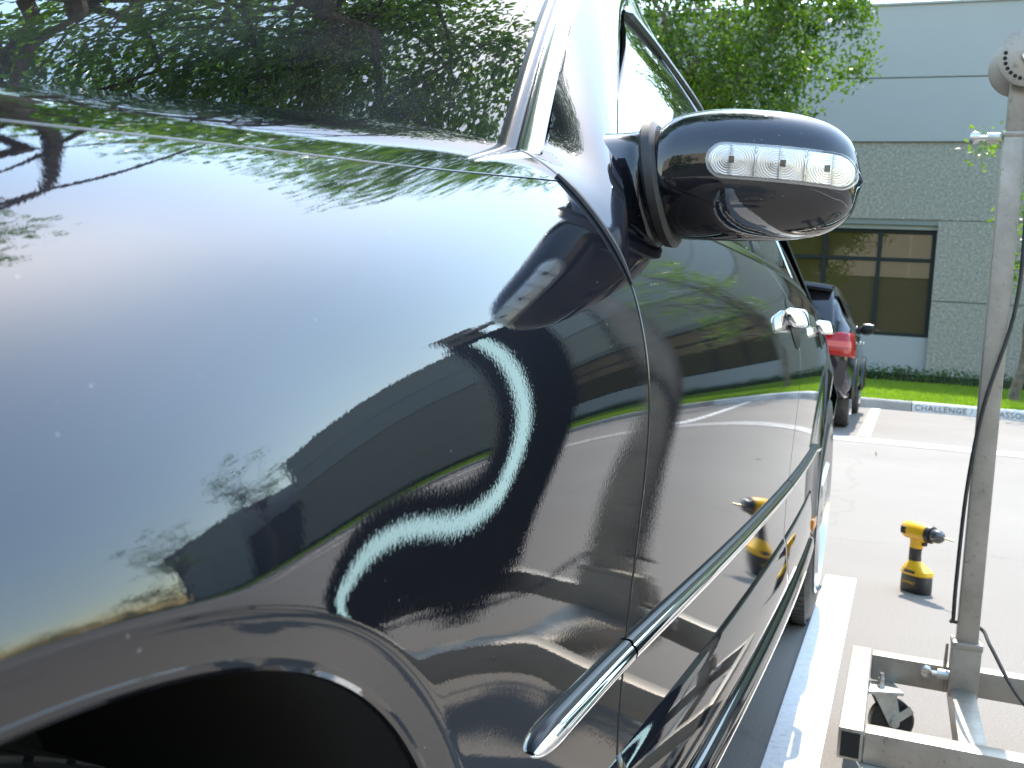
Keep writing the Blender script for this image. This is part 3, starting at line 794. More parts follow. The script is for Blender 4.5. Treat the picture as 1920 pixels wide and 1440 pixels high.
# side glass and roof rail
belt = lambda y: body(np.array([y]), np.array([U_BELT]))[0] + np.array((-.006, 0, .004))
rail_pts = cr([(-.478, 1.66, 1.43), (-.505, 1.81, 1.462), (-.54, 2.2, 1.50), (-.578, 2.83, 1.525), (-.60, 3.3, 1.50), (-.62, 3.62, 1.46)], 60)
def railp(y): return np.array([np.interp(y, rail_pts[:, 1], rail_pts[:, k]) for k in range(3)])
def glass(name, yb0, yb1, yt0, yt1, mat, n=24, m=16, parent=car, off=0):
    P = np.zeros((n, m, 3))
    for i, q in enumerate(np.linspace(0, 1, n)):
        b = belt(yb0 + (yb1 - yb0) * q); t_ = railp(yt0 + (yt1 - yt0) * q)
        for j, w in enumerate(np.linspace(0, 1, m)):
            P[i, j] = b + (t_ - b) * w + np.array((.75, 0, .5)) * (.025 * math.sin(math.pi * w) + off)
    return panel(name, P, mat, parent, (1, 0, .4), .006, .001)
glass('side_window', 1.0, 2.12, 1.70, 2.16, SIDEGLASS)
glass('side_window', 2.24, 3.02, 2.24, 3.02, SIDEGLASS)
glass('side_window', 3.10, 3.62, 3.06, 3.46, SIDEGLASS)
glass('window_pillar', 2.12, 2.24, 2.16, 2.24, TRIM, off=.002)
glass('window_pillar', 3.02, 3.10, 3.02, 3.06, CHROME, off=.002)
glass('window_pillar', 3.62, 3.74, 3.46, 3.60, PAINT, off=.004)
re_ = cr(roof_edge, 60)
rs = [rail_pts + (re_ - rail_pts) * w + np.array((.5, 0, .6)) * .03 * math.sin(math.pi * w) for w in np.linspace(0, 1, 10)]
panel('roof_side', np.array(rs), PAINT, car, (1, 0, .6), .006)
mb = MB(); mb.tube(rail_pts + (.004, 0, 0), np.interp(np.arange(60), [0, 5], [.003, .012]), 8); mb.build('drip_rail', TRIM, car)
# belt line finisher
ys = np.linspace(1.16, 3.72, 120); bl = body(ys, np.full(120, U_BELT)) + (-.004, 0, .004)
mb = MB(); mb.tube(bl, .007, 8); mb.build('belt_strip', SATIN, car)
# rear body behind the glass
q = MB(); q.box((CX, 3.0, 1.02), (1.4, 2.6, .12)); q.build('parcel_shelf', DARK, car, False)
tail = []
for k, (z, yy) in enumerate(((.35, 4.4), (.7, 4.52), (1.05, 4.42), (1.3, 4.1), (1.5, 3.75), (1.62, 3.55))):
    w_ = (.9, .93, .82, .72, .62, .5)[k]
    tail.append([(CX + w_ * a, yy - .1 * abs(a) ** 3, z) for a in np.linspace(-1, 1, 15)])
panel('tailgate', np.array(tail), PAINT, car, (0, 1, 0), .01)

# side strip: black shoulder above, chrome below, one length per panel
def moulding(y0, y1, tip0=False, tip1=False):
    n = 90; ys = np.linspace(y0, y1, n)
    if tip0 or tip1: ys = y0 + (y1 - y0) * (0.5 - 0.5 * np.cos(np.linspace(0, math.pi, n)))
    zc_ = .600 + .008 * (ys - .9) / 2.2
    sc = np.ones(n)
    if tip0: sc *= np.sqrt(np.clip(1 - np.clip(1 - (ys - y0) / .05, 0, 1) ** 2, 1e-4, 1))
    if tip1: sc *= np.sqrt(np.clip(1 - np.clip(1 - (y1 - ys) / .02, 0, 1) ** 2, 1e-4, 1))
    u = u_of_z(ys, zc_); base = body(ys, u)
    def rows(prof):
        return np.array([[base[i] + np.array((dx * .75 * (.3 + .7 * sc[i]), 0, dz * .62 * (.05 + .95 * sc[i]))) for i in range(n)] for dx, dz in prof])
    a = rows([(-.004, .022), (.005, .0215), (.008, .0195), (.0092, .017), (.0092, .0145)])
    b = rows([(.0098, .0142), (.0125, .0125), (.0155, .008), (.0165, .002), (.0155, -.005), (.0115, -.0125), (.006, -.0168), (-.004, -.0175)])
    o1 = mk('side_moulding', a.reshape(-1, 3), grid_faces(len(a), n), TRIM, car)
    o2 = mk('chrome_strip', b.reshape(-1, 3), grid_faces(len(b), n), CHROME, o1)
moulding(.672, .925, tip0=True)
moulding(.931, 2.177)
moulding(2.183, 3.06, tip1=True)
# lower door cladding: two pressed ribs along the sill
def rib(y0, y1, zlist, name='sill_cladding'):
    n = 110; ys = np.linspace(y0, y1, n)
    rows = []
    for dx, z in zlist:
        u = u_of_z(ys, np.full(n, z)); P = body(ys, u, False); P[:, 0] += dx; rows.append(P)
    return panel(name, np.array(rows), PAINT, car, (1, 0, 0), .008)
rib(.86, .925, [(.000, .50), (.006, .485), (.010, .44), (.012, .40), (.006, .385)])
rib(.931, 2.177, [(.000, .50), (.006, .485), (.010, .44), (.012, .40), (.006, .385)])
rib(2.183, 3.04, [(.000, .50), (.006, .485), (.010, .44), (.012, .40), (.006, .385)])
rib(.66, 3.02, [(.002, .36), (.012, .352), (.016, .33), (.012, .312), (.0, .298)], 'sill_panel')
# amber block added as the drill's painted reflection, front edge of rear arch
mb = MB(); mb.box((-.197, 3.0, .40), (.02, .11, .035), bev=.006); mb.build('drill_reflection', AMBER, car)

# wheel wells and wheels
def wheel(name, y, z, x_out, r, side=1):
    w = empty(name, (0, 0, 0)); w.parent = car
    w.location = Vector((x_out, y, z)) - Vector(car.location)
    W = .265
    prof = [(-W, r * .72), (-W, r * .93), (-W + .02, r * .985), (-W + .05, r), (-.05, r), (-.022, r * .985), (-.006, r * .94), (0, r * .85), (-.004, r * .77), (-.012, r * .72)]
    mb = MB().lathe((0, 0, 0), (1, 0, 0), prof, 96); tyre = mb.build('tyre', TYRE, w, local=True)
    g = MB()
    for k in range(84):                     # tread and shoulder blocks
        a = 2 * math.pi * k / 84
        for xx, wd in ((-.035, .04), (-.09, .045), (-.145, .045), (-.2, .045)):
            a2 = a + (.02 if xx in (-.09, -.2) else 0)
            c = np.array((xx, math.cos(a2) * (r + .001), math.sin(a2) * (r + .001)))
            rot = np.array(((1, 0, 0), (0, math.cos(a2), -math.sin(a2)), (0, math.sin(a2), math.cos(a2))))
            g.box(c, (wd, .008, 2 * math.pi * r / 84 * .78), rot)
    g.build('tread', TYRE, tyre, False, local=True)
    rim = MB().lathe((0, 0, 0), (1, 0, 0), [(-.012, r * .725), (.002, r * .735), (.004, r * .715), (-.012, r * .69), (-.06, r * .66), (-.2, r * .66)], 64)
    rm = rim.build('rim', ALLOY, w, local=True)
    sp = MB()
    for k in range(5):
        a = 2 * math.pi * k / 5 + .3
        d = np.array((0, math.cos(a), math.sin(a))); e = np.array((0, -math.sin(a), math.cos(a)))
        rings = []
        for q, wd in ((.12, .05), (.35, .04), (.55, .045), (.69, .06)):
            c = d * r * q + np.array((-.03 + .02 * q, 0, 0))
            rings.append([c + e * wd + (0, 0, 0), c + e * wd * .8 + (.012, 0, 0), c - e * wd * .8 + (.012, 0, 0), c - e * wd, c - e * wd + (-.04, 0, 0), c + e * wd + (-.04, 0, 0)])
        sp.loft([[tuple(p) for p in rg] for rg in rings])
    sp.lathe((0, 0, 0), (1, 0, 0), [(-.06, .08), (-.01, .075), (0, .05), (.002, .0)], 24)
    sp.build('spokes', ALLOY, rm, local=True)
    br = MB().lathe((-.12, 0, 0), (1, 0, 0), [(-.02, .0), (-.02, .16), (0, .16), (0, .0)], 32); br.build('brake_disc', STEEL, w, local=True)
    return w
wheel('front_wheel', FW_Y, FW_Z - .01, -.262, .352)
wheel('rear_wheel', RW_Y, .375, -.196, .375)
for yc_, zc_, r_ in ((FW_Y, FW_Z, ARCH_R), (RW_Y, RW_Z, ARCH_R2)):
    mb = MB(); rings = []
    for th in np.linspace(R(-25), R(205), 50):
        rings.append([(x, yc_ + (r_ + .012) * math.cos(th), zc_ + (r_ + .012) * math.sin(th)) for x in (-.225, -.3, -.4, -.6)])
    mb.loft(rings, close=False); mb.build('wheel_well', DARK, car)
    mb = MB().box((-.61, yc_, zc_ + .1), (.02, .9, .75)); mb.build('wheel_well', DARK, car, False)

# door handles: chrome pull over a flat dark patch, painted for the recess's dark reflection
for y in (2.03, 2.86):
    z = .952
    c = body(np.array([y + .11]), u_of_z(np.array([y + .11]), np.array([z])))[0]
    mb = MB(); rings = []
    for q in np.concatenate([[0, .004, .015, .03], np.linspace(.06, .94, 16), [.97, .985, .996, 1]]):
        e_ = min(1, (min(q, 1 - q) / .03)); sc_h = .62 + .38 * math.sqrt(max(0, 1 - (1 - e_) ** 2)) if e_ > 0 else .3
        yy = y + .215 * q; off = .003 + .027 * min(1, min(q, 1 - q) / .13) ** .75
        hz = .0185 * sc_h * (1 - .18 * q); th = .0095 * sc_h
        p = body(np.array([yy]), u_of_z(np.array([yy]), np.array([z])))[0] + np.array((off, 0, 0))
        rings.append([(p[0] + th * ca - .3 * hz * sa, p[1], p[2] + hz * sa) for ca, sa in [(float(spow(np.cos(a), .65)), float(spow(np.sin(a), .65))) for a in np.linspace(0, 2 * math.pi, 20, endpoint=False)]])
    mb.loft(rings); h = mb.build('door_handle', CHROME, fd if y < 2.1 else rd)
    n = 20; P = np.zeros((n, n, 3))
    for i, a in enumerate(np.linspace(-1, 1, n)):
        for j, b in enumerate(np.linspace(-1, 1, n)):
            rr = math.hypot(a, b); k = max(abs(a), abs(b)) / (rr + 1e-9)
            aa, bb = a * k * min(1, rr) / max(rr * k, 1e-9) * rr, b
            yy = y + .11 + .085 * a * math.sqrt(max(0, 1 - b * b / 2)); zz = z - .010 + .050 * b * math.sqrt(max(0, 1 - a * a / 2))
            p = body(np.array([yy]), u_of_z(np.array([yy]), np.array([zz])))[0]
            d = max(0, 1 - (a * math.sqrt(1 - b * b / 2)) ** 2 - (b * math.sqrt(1 - a * a / 2)) ** 2)
            P[i, j] = p + np.array((.0012 - 0.0 * d, 0, 0))
    mk('handle_recess_dark', P.reshape(-1, 3), grid_faces(n, n), TRIM, fd if y < 2.1 else rd)

# ------------------------------------------------------------------ door mirror
def px(pxx, pyy, y):           # helper used once to size the mirror housing
    d = M3 @ Vector((pxx - 960, 720 - pyy, -F_PX)); k = y / d.y
    return d.x * k, CAM_H + d.z * k
MY = 1.13
mir = empty('door_mirror', (0, 0, 0)); mir.parent = car; mir.location = Vector((-.29, MY, 1.06)) - Vector(car.location); MDZ = .011
st_x = [-.266, -.255, -.238, -.205, -.165, -.125, -.092, -.072, -.061, -.0555]
st_t = [1.127, 1.136, 1.144, 1.149, 1.149, 1.145, 1.136, 1.123, 1.108, 1.088]
st_b = [1.014, 1.010, 1.009, 1.009, 1.010, 1.013, 1.020, 1.032, 1.046, 1.068]
st_f = [.058, .066, .072, .076, .077, .074, .064, .050, .034, .012]
st_c = np.stack([st_x, st_t, st_b, st_f], 1); st = cr(st_c, 90)
NPOW = 2.35
rings = []
for x, zt, zb, df in st:
    zc_, hz = (zt + zb) / 2, (zt - zb) / 2; th = np.linspace(0, 2 * math.pi, 144, endpoint=False)
    c, s_ = spow(np.cos(th), 2 / NPOW), spow(np.sin(th), 2 / NPOW)
    yb = .055 * min(1, df / .05)
    yy = np.where(c > 0, MY - df * c, MY - yb * c)
    tilt = .10 * (x + .28)            # tip swept back
    rings.append(np.stack([np.full(144, x) , yy + tilt, zc_ + hz * s_], 1))
# rounded tip cap
last = rings[-1]; cen = last.mean(0)
for q in (.7, .35, .05): rings.append(cen + (last - cen) * q + np.array((.003 * (1 - q), 0, 0)))
mb = MB().loft([[tuple(p) for p in rg] for rg in rings]); mb.build('mirror_housing', PAINT, mir, True, 60)
def mfront(x, z):
    r_ = [np.interp(x, st[:, 0], st[:, k]) for k in (1, 2, 3)]
    zc_, hz = (r_[0] + r_[1]) / 2, (r_[0] - r_[1]) / 2
    q = np.clip(np.abs((z - zc_) / hz), 0, .999)
    return MY + .10 * (x + .28) - r_[2] * (1 - q ** NPOW) ** (1 / NPOW)
# indicator lamp let into the housing
def lampgrid(n, m, x0, x1, hz, off, ringmod=False, shrink=1.0):
    P = np.zeros((n, m, 3)); A = np.linspace(-1, 1, n); A = np.sin(A * math.pi / 2)
    cx, hx = (x0 + x1) / 2, (x1 - x0) / 2; a0 = 1 - hz / hx
    for i, a in enumerate(A):
        t_ = max(0, abs(a) - a0) / (1 - a0); hh = hz * math.sqrt(max(0, 1 - t_ * t_)) * shrink
        x = cx + a * hx * (1 - (1 - shrink) * .3)
        zc_ = 1.0815 - .045 * (x - cx) 
        for j, b in enumerate(np.linspace(-1, 1, m)):
            z = zc_ + hh * b; o = off
            if ringmod:
                k = [-.86, -.42, .02, .46, .78]
                w_ = hx * 2 / 6; seg = int(np.clip((x - x0) / w_, 0, 5)); cxs = x0 + (seg + .5) * w_ + (w_ * .35 if seg % 2 == 0 else -w_ * .35)
                rr = math.hypot(x - cxs, z - zc_)
                o = off - .0012 + .00022 * math.sin(rr * 2600) + .0016 * (2 * abs((x - x0) / w_ - seg - .5)) ** 6 + .0008 * math.cos(min(rr / .012, 1) * math.pi)
            P[i, j] = (x, mfront(x, z) - o, z)
    return P
LX0, LX1, LHZ = -.202, -.0575, .0165
lampb = panel('indicator_lamp', lampgrid(360, 48, LX0, LX1, LHZ, .0060, True, .93), LEDREF, mir, (0, -1, 0), .002, .0003, 180)
panel('lamp_rim', lampgrid(120, 24, LX0 - .0022, LX1 + .001, LHZ * 1.09, .0028), pbsdf('rim_plastic', (0.55, 0.56, 0.55), 0.12), lampb, (0, -1, 0), .003, .0008)
panel('lens', lampgrid(160, 30, LX0, LX1, LHZ, .0092), CLEAR, lampb, (0, -1, 0), .004, .0012)
for q in (.17, .52, .81):
    x = LX0 + (LX1 - LX0) * q; z = 1.0815 - .045 * (x - (LX0 + LX1) / 2)
    y = mfront(x, z); MB().box((x, y - .0066, z), (.0055, .002, .0065)).build('led', LEDCHIP, lampb, False)
# collar and neck
def ell(cx, cy, cz, ry, rz, tiltx=0, n=40, p=2.2):
    th = np.linspace(0, 2 * math.pi, n, endpoint=False); c, s_ = spow(np.cos(th), 2 / p), spow(np.sin(th), 2 / p)
    return [(cx + tiltx * ss * rz, cy - ry * cc, cz + rz * ss) for cc, ss in zip(c, s_)]
mb = MB().loft([ell(-.273, MY - .004, 1.067, .058, .062, -.22), ell(-.269, MY - .004, 1.067, .0635, .068, -.22), ell(-.260, MY - .003, 1.067, .0645, .069, -.22), ell(-.255, MY - .003, 1.067, .060, .064, -.22)])
mb.build('mirror_collar', RUBBER, mir)
neck = [ell(-.37, 1.085, 1.005, .095, .10, -.75), ell(-.335, 1.085, 1.012, .098, .098, -.65), ell(-.308, 1.098, 1.030, .082, .086, -.45), ell(-.285, MY - .002, 1.058, .055, .066, -.28), ell(-.267, MY - .002, 1.067, .056, .062, -.22)]
nk = cr(np.array(neck).reshape(5, -1), 24).reshape(24, 40, 3)
MB().loft([[tuple(p) for p in rg] for rg in nk]).build('mirror_neck', PAINT, mir, True, 60)
ft = [ell(-.262, 1.105, .975, .09, .030, 0), ell(-.268, 1.105, .985, .085, .032, 0), ell(-.285, 1.108, 1.0, .072, .04, 0), ell(-.31, 1.11, 1.02, .06, .05, 0)]
ft = [ [(x - .15 * (z - .98), y, z) for x, y, z in rg] for rg in ft]
MB().loft(ft).build('mirror_foot', PAINT, mir, True, 60)
# sail panel between pillar, belt and glass
sail = np.array([[(-.300, 1.02, 1.03), (-.34, 1.10, 1.10), (-.385, 1.27, 1.20)], [(-.297, 1.14, 1.035), (-.33, 1.2, 1.10), (-.385, 1.28, 1.205)], [(-.295, 1.27, 1.04), (-.33, 1.28, 1.10), (-.384, 1.29, 1.21)]], float)
sail = np.array([cr(r_, 12) for r_ in sail]); sail = np.array([cr(sail[:, j], 12) for j in range(12)]).transpose(1, 0, 2)
panel('sail_panel', sail + (.016, 0, 0), PAINT, mir, (1, 0, .3), .008)

# far side of the car: mirrored copies of the skins
for o in list(car.children):
    if o.name.split('.')[0] in ('front_fender', 'front_door', 'rear_door', 'rear_quarter', 'pillar_cover', 'windscreen_seal', 'pillar_trim', 'drip_rail', 'side_window', 'window_pillar', 'roof_side'):
        c = o.copy(); COL.objects.link(c); c.parent = car; c.scale = (-1, 1, 1)

# ------------------------------------------------------------------ parked SUV behind
suv = empty('parked_suv', (-1.42, 13.9, 0), 'dark parked sport utility car with red tail lamp seen past the black car', 'car')
SX = -1.42
def sring(y, hw_s, hw_b, z0, zb, n=14):
    """lower body ring half section mirrored"""
    pts = [(.0, z0), (hw_s * .85, z0), (hw_s * .97, z0 + .08), (hw_s, z0 + .22), (hw_s * 1.005, (z0 + zb) / 2 + .08), (hw_s * .985, zb - .14), (hw_b, zb - .02), (hw_b * .93, zb + .015), (0, zb + .035)]
    P = cr([(x, y, z) for x, z in pts], 26); L = P[::-1].copy(); L[:, 0] *= -1
    Q = np.concatenate([P, L[1:-1]]); Q[:, 0] += SX; return [tuple(q) for q in Q]
secs = [(11.50, .80, .70, .52, .92), (11.54, .88, .78, .42, 1.02), (11.64, .925, .84, .36, 1.06), (11.9, .945, .88, .32, 1.08), (12.6, .955, .90, .30, 1.09), (13.6, .955, .90, .30, 1.08), (14.5, .95, .88, .30, 1.05), (14.9, .94, .86, .30, 1.03), (15.6, .92, .80, .32, .98), (16.0, .85, .68, .38, .88), (16.15, .72, .55, .45, .78)]
MB().loft([sring(*q) for q in secs]).build('body', PAINT2, suv)
def gring(y, wb, wt, zb, zt):
    pts = [(0, zb), (wb, zb), (wb * .5 + wt * .5 + .01, (zb + zt) / 2), (wt + .005, zt - .09), (wt - .05, zt - .02), (wt * .6, zt + .01), (0, zt + .02)]
    P = cr([(x, y, z) for x, z in pts], 22); L = P[::-1].copy(); L[:, 0] *= -1
    Q = np.concatenate([P, L[1:-1]]); Q[:, 0] += SX; return [tuple(q) for q in Q]
gs = [(11.56, .82, .72, 1.03, 1.10), (11.66, .84, .71, 1.04, 1.30), (11.78, .85, .69, 1.04, 1.50), (11.9, .86, .68, 1.05, 1.58), (12.6, .88, .69, 1.05, 1.64), (13.4, .88, .68, 1.05, 1.645), (13.9, .87, .66, 1.04, 1.58), (14.4, .86, .63, 1.03, 1.36), (14.85, .84, .6, 1.02, 1.08)]
MB().loft([gring(*q) for q in gs]).build('cabin', PAINT2, suv)
# rear window, spoiler
P = np.array([[(SX + x * (.62 - .03 * t_), 11.555 + .24 * t_ + .05 * abs(x) ** 2 * .8, 1.12 + .37 * t_) for t_ in np.linspace(0, 1, 8)] for x in np.linspace(-1, 1, 14)])
panel('rear_window', P + (0, -.012, .006), SIDEGLASS, suv, (0, -1, .4), .01)
mb = MB(); mb.loft([[(SX + x * .66, 11.62 + .1 * x * x + dy, 1.575 - .04 * x * x + dz) for dy, dz in ((0, 0), (.02, .03), (.3, .06), (.3, 0), (.05, -.03))] for x in np.linspace(-1, 1, 13)]); mb.build('spoiler', PAINT2, suv)
# side windows
for (a, b, c, d) in ((11.92, 12.5, 11.86, 12.48), (12.58, 13.4, 12.56, 13.36), (13.48, 14.35, 13.44, 13.8)):
    P = []
    for q in np.linspace(0, 1, 10):
        row = []
        for w in np.linspace(.1, .86, 8):
            y = (a + (b - a) * q) * (1 - w) + (c + (d - c) * q) * w
            row.append((SX + .885 - .205 * w + .03 * math.sin(math.pi * w), y, 1.06 + .5 * w))
        P.append(row)
    panel('side_window', np.array(P), SIDEGLASS, suv, (1, 0, .3), .006)
for sx in (1, -1):
    pl = cr([(.60, 11.485), (.76, 11.492), (.87, 11.53), (.925, 11.63), (.95, 11.80)], 22)
    P = np.array([[(SX + sx * (x + .012 - .035 * t_ * t_), y - .012 + .05 * t_ * t_, .83 + .235 * t_ - .03 * (1 - t_) * (k / 21)) for t_ in np.linspace(0, 1, 9)] for k, (x, y) in enumerate(pl)])
    tl = panel('tail_lamp', P, TAILRED, suv, (sx * .5, -1, 0), .03, .005)
    P2 = P[2:15, 3:6] + np.array((sx * .003, -.004, 0)); mk('lamp_insert', P2.reshape(-1, 3), grid_faces(13, 3), bpy.data.materials.get('pale_red_insert') or pbsdf('pale_red_insert', (0.5, 0.07, 0.05), 0.2), tl)
    m_ = MB(); m_.loft([ell(SX + sx * (.90 + .17 * q), 14.02 - .03 * q, 1.16, .06 * k, .075 * k) for q, k in ((0, .45), (.12, .5), (.2, .95), (.6, 1.02), (.95, .85), (1.02, .4))]); m_.build('side_mirror', TRIM, suv)
    for y in (12.3, 15.1):
        wv = MB().lathe((SX + sx * .925, y, .37), (sx, 0, 0), [(-.24, .2), (-.24, .35), (-.2, .37), (-.04, .37), (-.005, .35), (.004, .3), (-.004, .255)], 48)
        wh = wv.build('wheel', TYRE, suv)
        r_ = MB().lathe((SX + sx * .925, y, .37), (sx, 0, 0), [(-.01, .256), (0, .25), (-.03, .23), (-.1, .22), (-.1, .0)], 40)
        for k in range(5):
            a = 2 * math.pi * k / 5; r_.tube([(SX + sx * .915, y, .37), (SX + sx * .92, y + .23 * math.cos(a), .37 + .23 * math.sin(a))], .022, 6)
        r_.build('rim', ALLOY, wh)
        ar = MB(); ar.tube([(SX + sx * .945, y + .40 * math.cos(a), .38 + .40 * math.sin(a)) for a in np.linspace(R(-5), R(185), 30)], .028, 8); ar.build('arch_moulding', TRIM, suv)
MB().box((SX, 11.52, .5), (1.5, .1, .16), bev=.03).build('bumper', TRIM, suv)
MB().box((SX, 11.49, .80), (.5, .02, .12)).build('number_plate', pbsdf('plate_white', (.6, .6, .6), .4), suv, False)
for y in (12.9, 13.9): MB().box((SX + .955, y, .98), (.03, .18, .03), bev=.008).build('door_handle', CHROME, suv)

# ------------------------------------------------------------------ work-lamp stand
stand = empty('lamp_stand', (.195, 2.55, 0), 'wheeled aluminium stand with square post and open floor frame beside the car', 'stand')
def bar(name, a, b, w, h, mat=ALU, par=stand, bev=.004):
    a, b = np.array(a, float), np.array(b, float); d = b - a; L = np.linalg.norm(d); ax = d / L
    up = np.array((0, 0, 1.)) if abs(ax[2]) < .9 else np.array((0, 1., 0)); sx = np.cross(up, ax); sx /= np.linalg.norm(sx); uz = np.cross(ax, sx)
    return MB().box((a + b) / 2, (w, L, h), np.stack([sx, ax, uz], 1), bev).build(name, mat, par, True, 30)
PX, PY = .187, 2.44
FZ = .188; FH = .061
X0 = -.047
YF, YB = 2.03, 2.555
bar('frame_tube', (X0 + .018, YF - .027, FZ - FH / 2), (X0 + .018, YB + .024, FZ - FH / 2), .045, FH)        # left end
bar('frame_tube', (X0 + .042, YF, FZ - FH / 2 - .002), (1.15, YF, FZ - FH / 2 - .002), .05, FH)
bar('frame_tube', (X0 + .042, YB, FZ - FH / 2 - .002), (1.15, YB, FZ - FH / 2 - .002), .045, FH)
bar('frame_tube', (PX, YF + .026, FZ - FH / 2 - .012), (PX, YB - .024, FZ - FH / 2 - .012), .05, .055)
bar('frame_tube', (1.17, YF - .027, FZ - FH / 2), (1.17, YB + .024, FZ - FH / 2), .045, FH)
MB().box((X0 + .018, YF - .0275, FZ - FH / 2), (.034, .006, FH - .014)).build('tube_mouth', DARK, stand, False)
# gusset, socket, post
P0 = (PX - .005, 2.47, .143)
bar('socket', (PX, PY, .155), (PX, PY, .268), .060, .062)
bar('post', (PX, PY, .268), (PX, PY, 1.379), .044, .044)
bar('post_collar', (PX, PY, .262), (PX, PY, .278), .064, .064)
bar('post_collar', (PX, PY, 1.371), (PX, PY, 1.383), .048, .048)
bar('inner_post', (PX, PY, 1.379), (PX, PY, 1.57), .036, .036)
g_ = MB(); zb_ = FZ - .04; g_.add([(PX - .034, PY + .02, zb_), (PX - .034, PY + .095, zb_), (PX - .034, PY + .02, zb_ + .11), (PX - .040, PY + .02, zb_), (PX - .040, PY + .095, zb_), (PX - .040, PY + .02, zb_ + .11)], [(0, 1, 2), (3, 5, 4), (0, 2, 5, 3), (1, 4, 5, 2), (0, 3, 4, 1)])
g_.build('gusset', ALU, stand, False)
def knob(z, x=PX - .031):
    MB().cyl((x + .002, PY - .005, z), (x - .022, PY - .005, z), .011, 16).build('clamp_boss', ZINC, stand)
    mb = MB().cyl((x - .022, PY - .005, z), (x - .034, PY - .005, z), .005, 10); mb.loft([ell(x - .034 - .0, PY - .005, z, .004, .006), ell(x - .038, PY - .005, z, .005, .012), ell(x - .048, PY - .005, z, .005, .014), ell(x - .056, PY - .005, z, .004, .009)])
    mb.build('thumb_screw', STEEL, stand)
knob(.195); knob(1.372)
# hinge disc pair at the top of the post
HZ = 1.533; HX = PX + .012
mb = MB().lathe((HX, PY - .04, HZ), (0, 1, 0), [(-.004, 0), (-.004, .058), (-.002, .062), (.006, .062), (.008, .058), (.008, 0)], 48); mb.build('hinge_disc', ALU, stand)
mb = MB().lathe((HX - .01, PY + .026, HZ - .006), (0, 1, 0), [(-.004, 0), (-.004, .060), (-.002, .064), (.006, .064), (.008, .060), (.008, 0)], 48); mb.build('hinge_disc', ALU, stand)
holes = MB()
for a in np.linspace(R(170), R(320), 12): holes.lathe((HX + .047 * math.cos(a), PY - .0446, HZ + .047 * math.sin(a)), (0, 1, 0), [(0, 0), (0, .0042), (.001, .0042)], 12)
holes.build('index_holes', DARK, stand)
mb = MB().lathe((HX, PY - .052, HZ), (0, 1, 0), [(0, 0), (0, .016), (.008, .018), (.01, .018)], 6); mb.build('hinge_bolt', STEEL, stand)
# red ratchet handle on the far side of the post
mb = MB(); mb.tube([(PX + .04, PY - .01, 1.445), (PX + .048, PY - .01, 1.42), (PX + .05, PY - .01, 1.36), (PX + .045, PY - .01, 1.33)], [.012, .016, .016, .012], 10); mb.build('handle', RED, stand)

# casters
def caster(name, x, y, zt, ang):
    c = empty(name, (0, 0, 0)); c.parent = stand; c.location = Vector((x, y, 0)) - Vector(stand.location); c.rotation_euler = (0, 0, ang)
    r = .050
    MB().lathe((0, .03, r), (1, 0, 0), [(-.014, 0), (-.014, r * .9), (-.01, r), (.01, r), (.014, r * .9), (.014, 0)], 40).build('caster_wheel', BLACKP, c, local=True)
    fk = MB()
    for sx in (-1, 1):
        o = .019 * sx
        pts = [(o, -.022, zt - .008), (o, .03, zt - .008), (o, .042, r + .012), (o, .034, r - .012), (o, .02, r - .008)]
        V = [(x_, y_, z_) for x_, y_, z_ in pts] + [(x_ + .003 * sx, y_, z_) for x_, y_, z_ in pts]
        fk.add(V, [(0, 1, 2, 3, 4), (9, 8, 7, 6, 5)] + [(i, (i + 1) % 5, (i + 1) % 5 + 5, i + 5) for i in range(5)])
    fk.box((0, .004, zt - .009), (.046, .055, .004)); fk.build('fork', ZINC, c, False, local=True)
    lv = MB(); lv.box((.024, .046, r + .02), (.004, .05, .018), np.array(((1, 0, 0), (0, .8, -.6), (0, .6, .8)))); lv.cyl((.02, .03, r), (.028, .03, r), .01, 12); lv.build('brake_lever', ZINC, c, False, local=True)
    MB().box((0, -.005, zt - .001), (.075, .09, .008), bev=.002).build('mount_plate', ZINC, c, local=True)
    bt = MB(); bt.cyl((.0, .0, zt), (.0, .0, zt + .022), .0085, 6); bt.cyl((.0, .0, zt + .02), (.0, .0, zt + .034), .005, 10); bt.build('bolt', STEEL, c, local=True)
caster('caster', .020, 2.49, .124, R(-70))
caster('caster', .035, 2.03, .122, R(-75))
caster('caster', 1.10, 2.49, .118, R(-40)); caster('caster', 1.10, 2.03, .122, R(-60))
# cable down the post
cb = cr([(PX + .02, PY - .03, 1.52), (PX + .034, PY - .034, 1.2), (PX + .030, PY - .034, 1.0), (PX - .012, PY - .036, .80), (PX - .03, PY - .034, .62), (PX - .034, PY - .03, .42), (PX - .033, PY - .028, .33), (PX - .03, PY + .02, .31), (PX + .028, PY + .034, .30), (PX + .05, PY - .01, .27), (PX + .11, PY - .10, .19), (PX + .24, PY - .2, .10), (PX + .5, PY - .3, .012), (PX + .9, PY - .3, .008)], 90)
MB().tube(cb, .0042, 8).build('power_cable', RUBBER, stand)

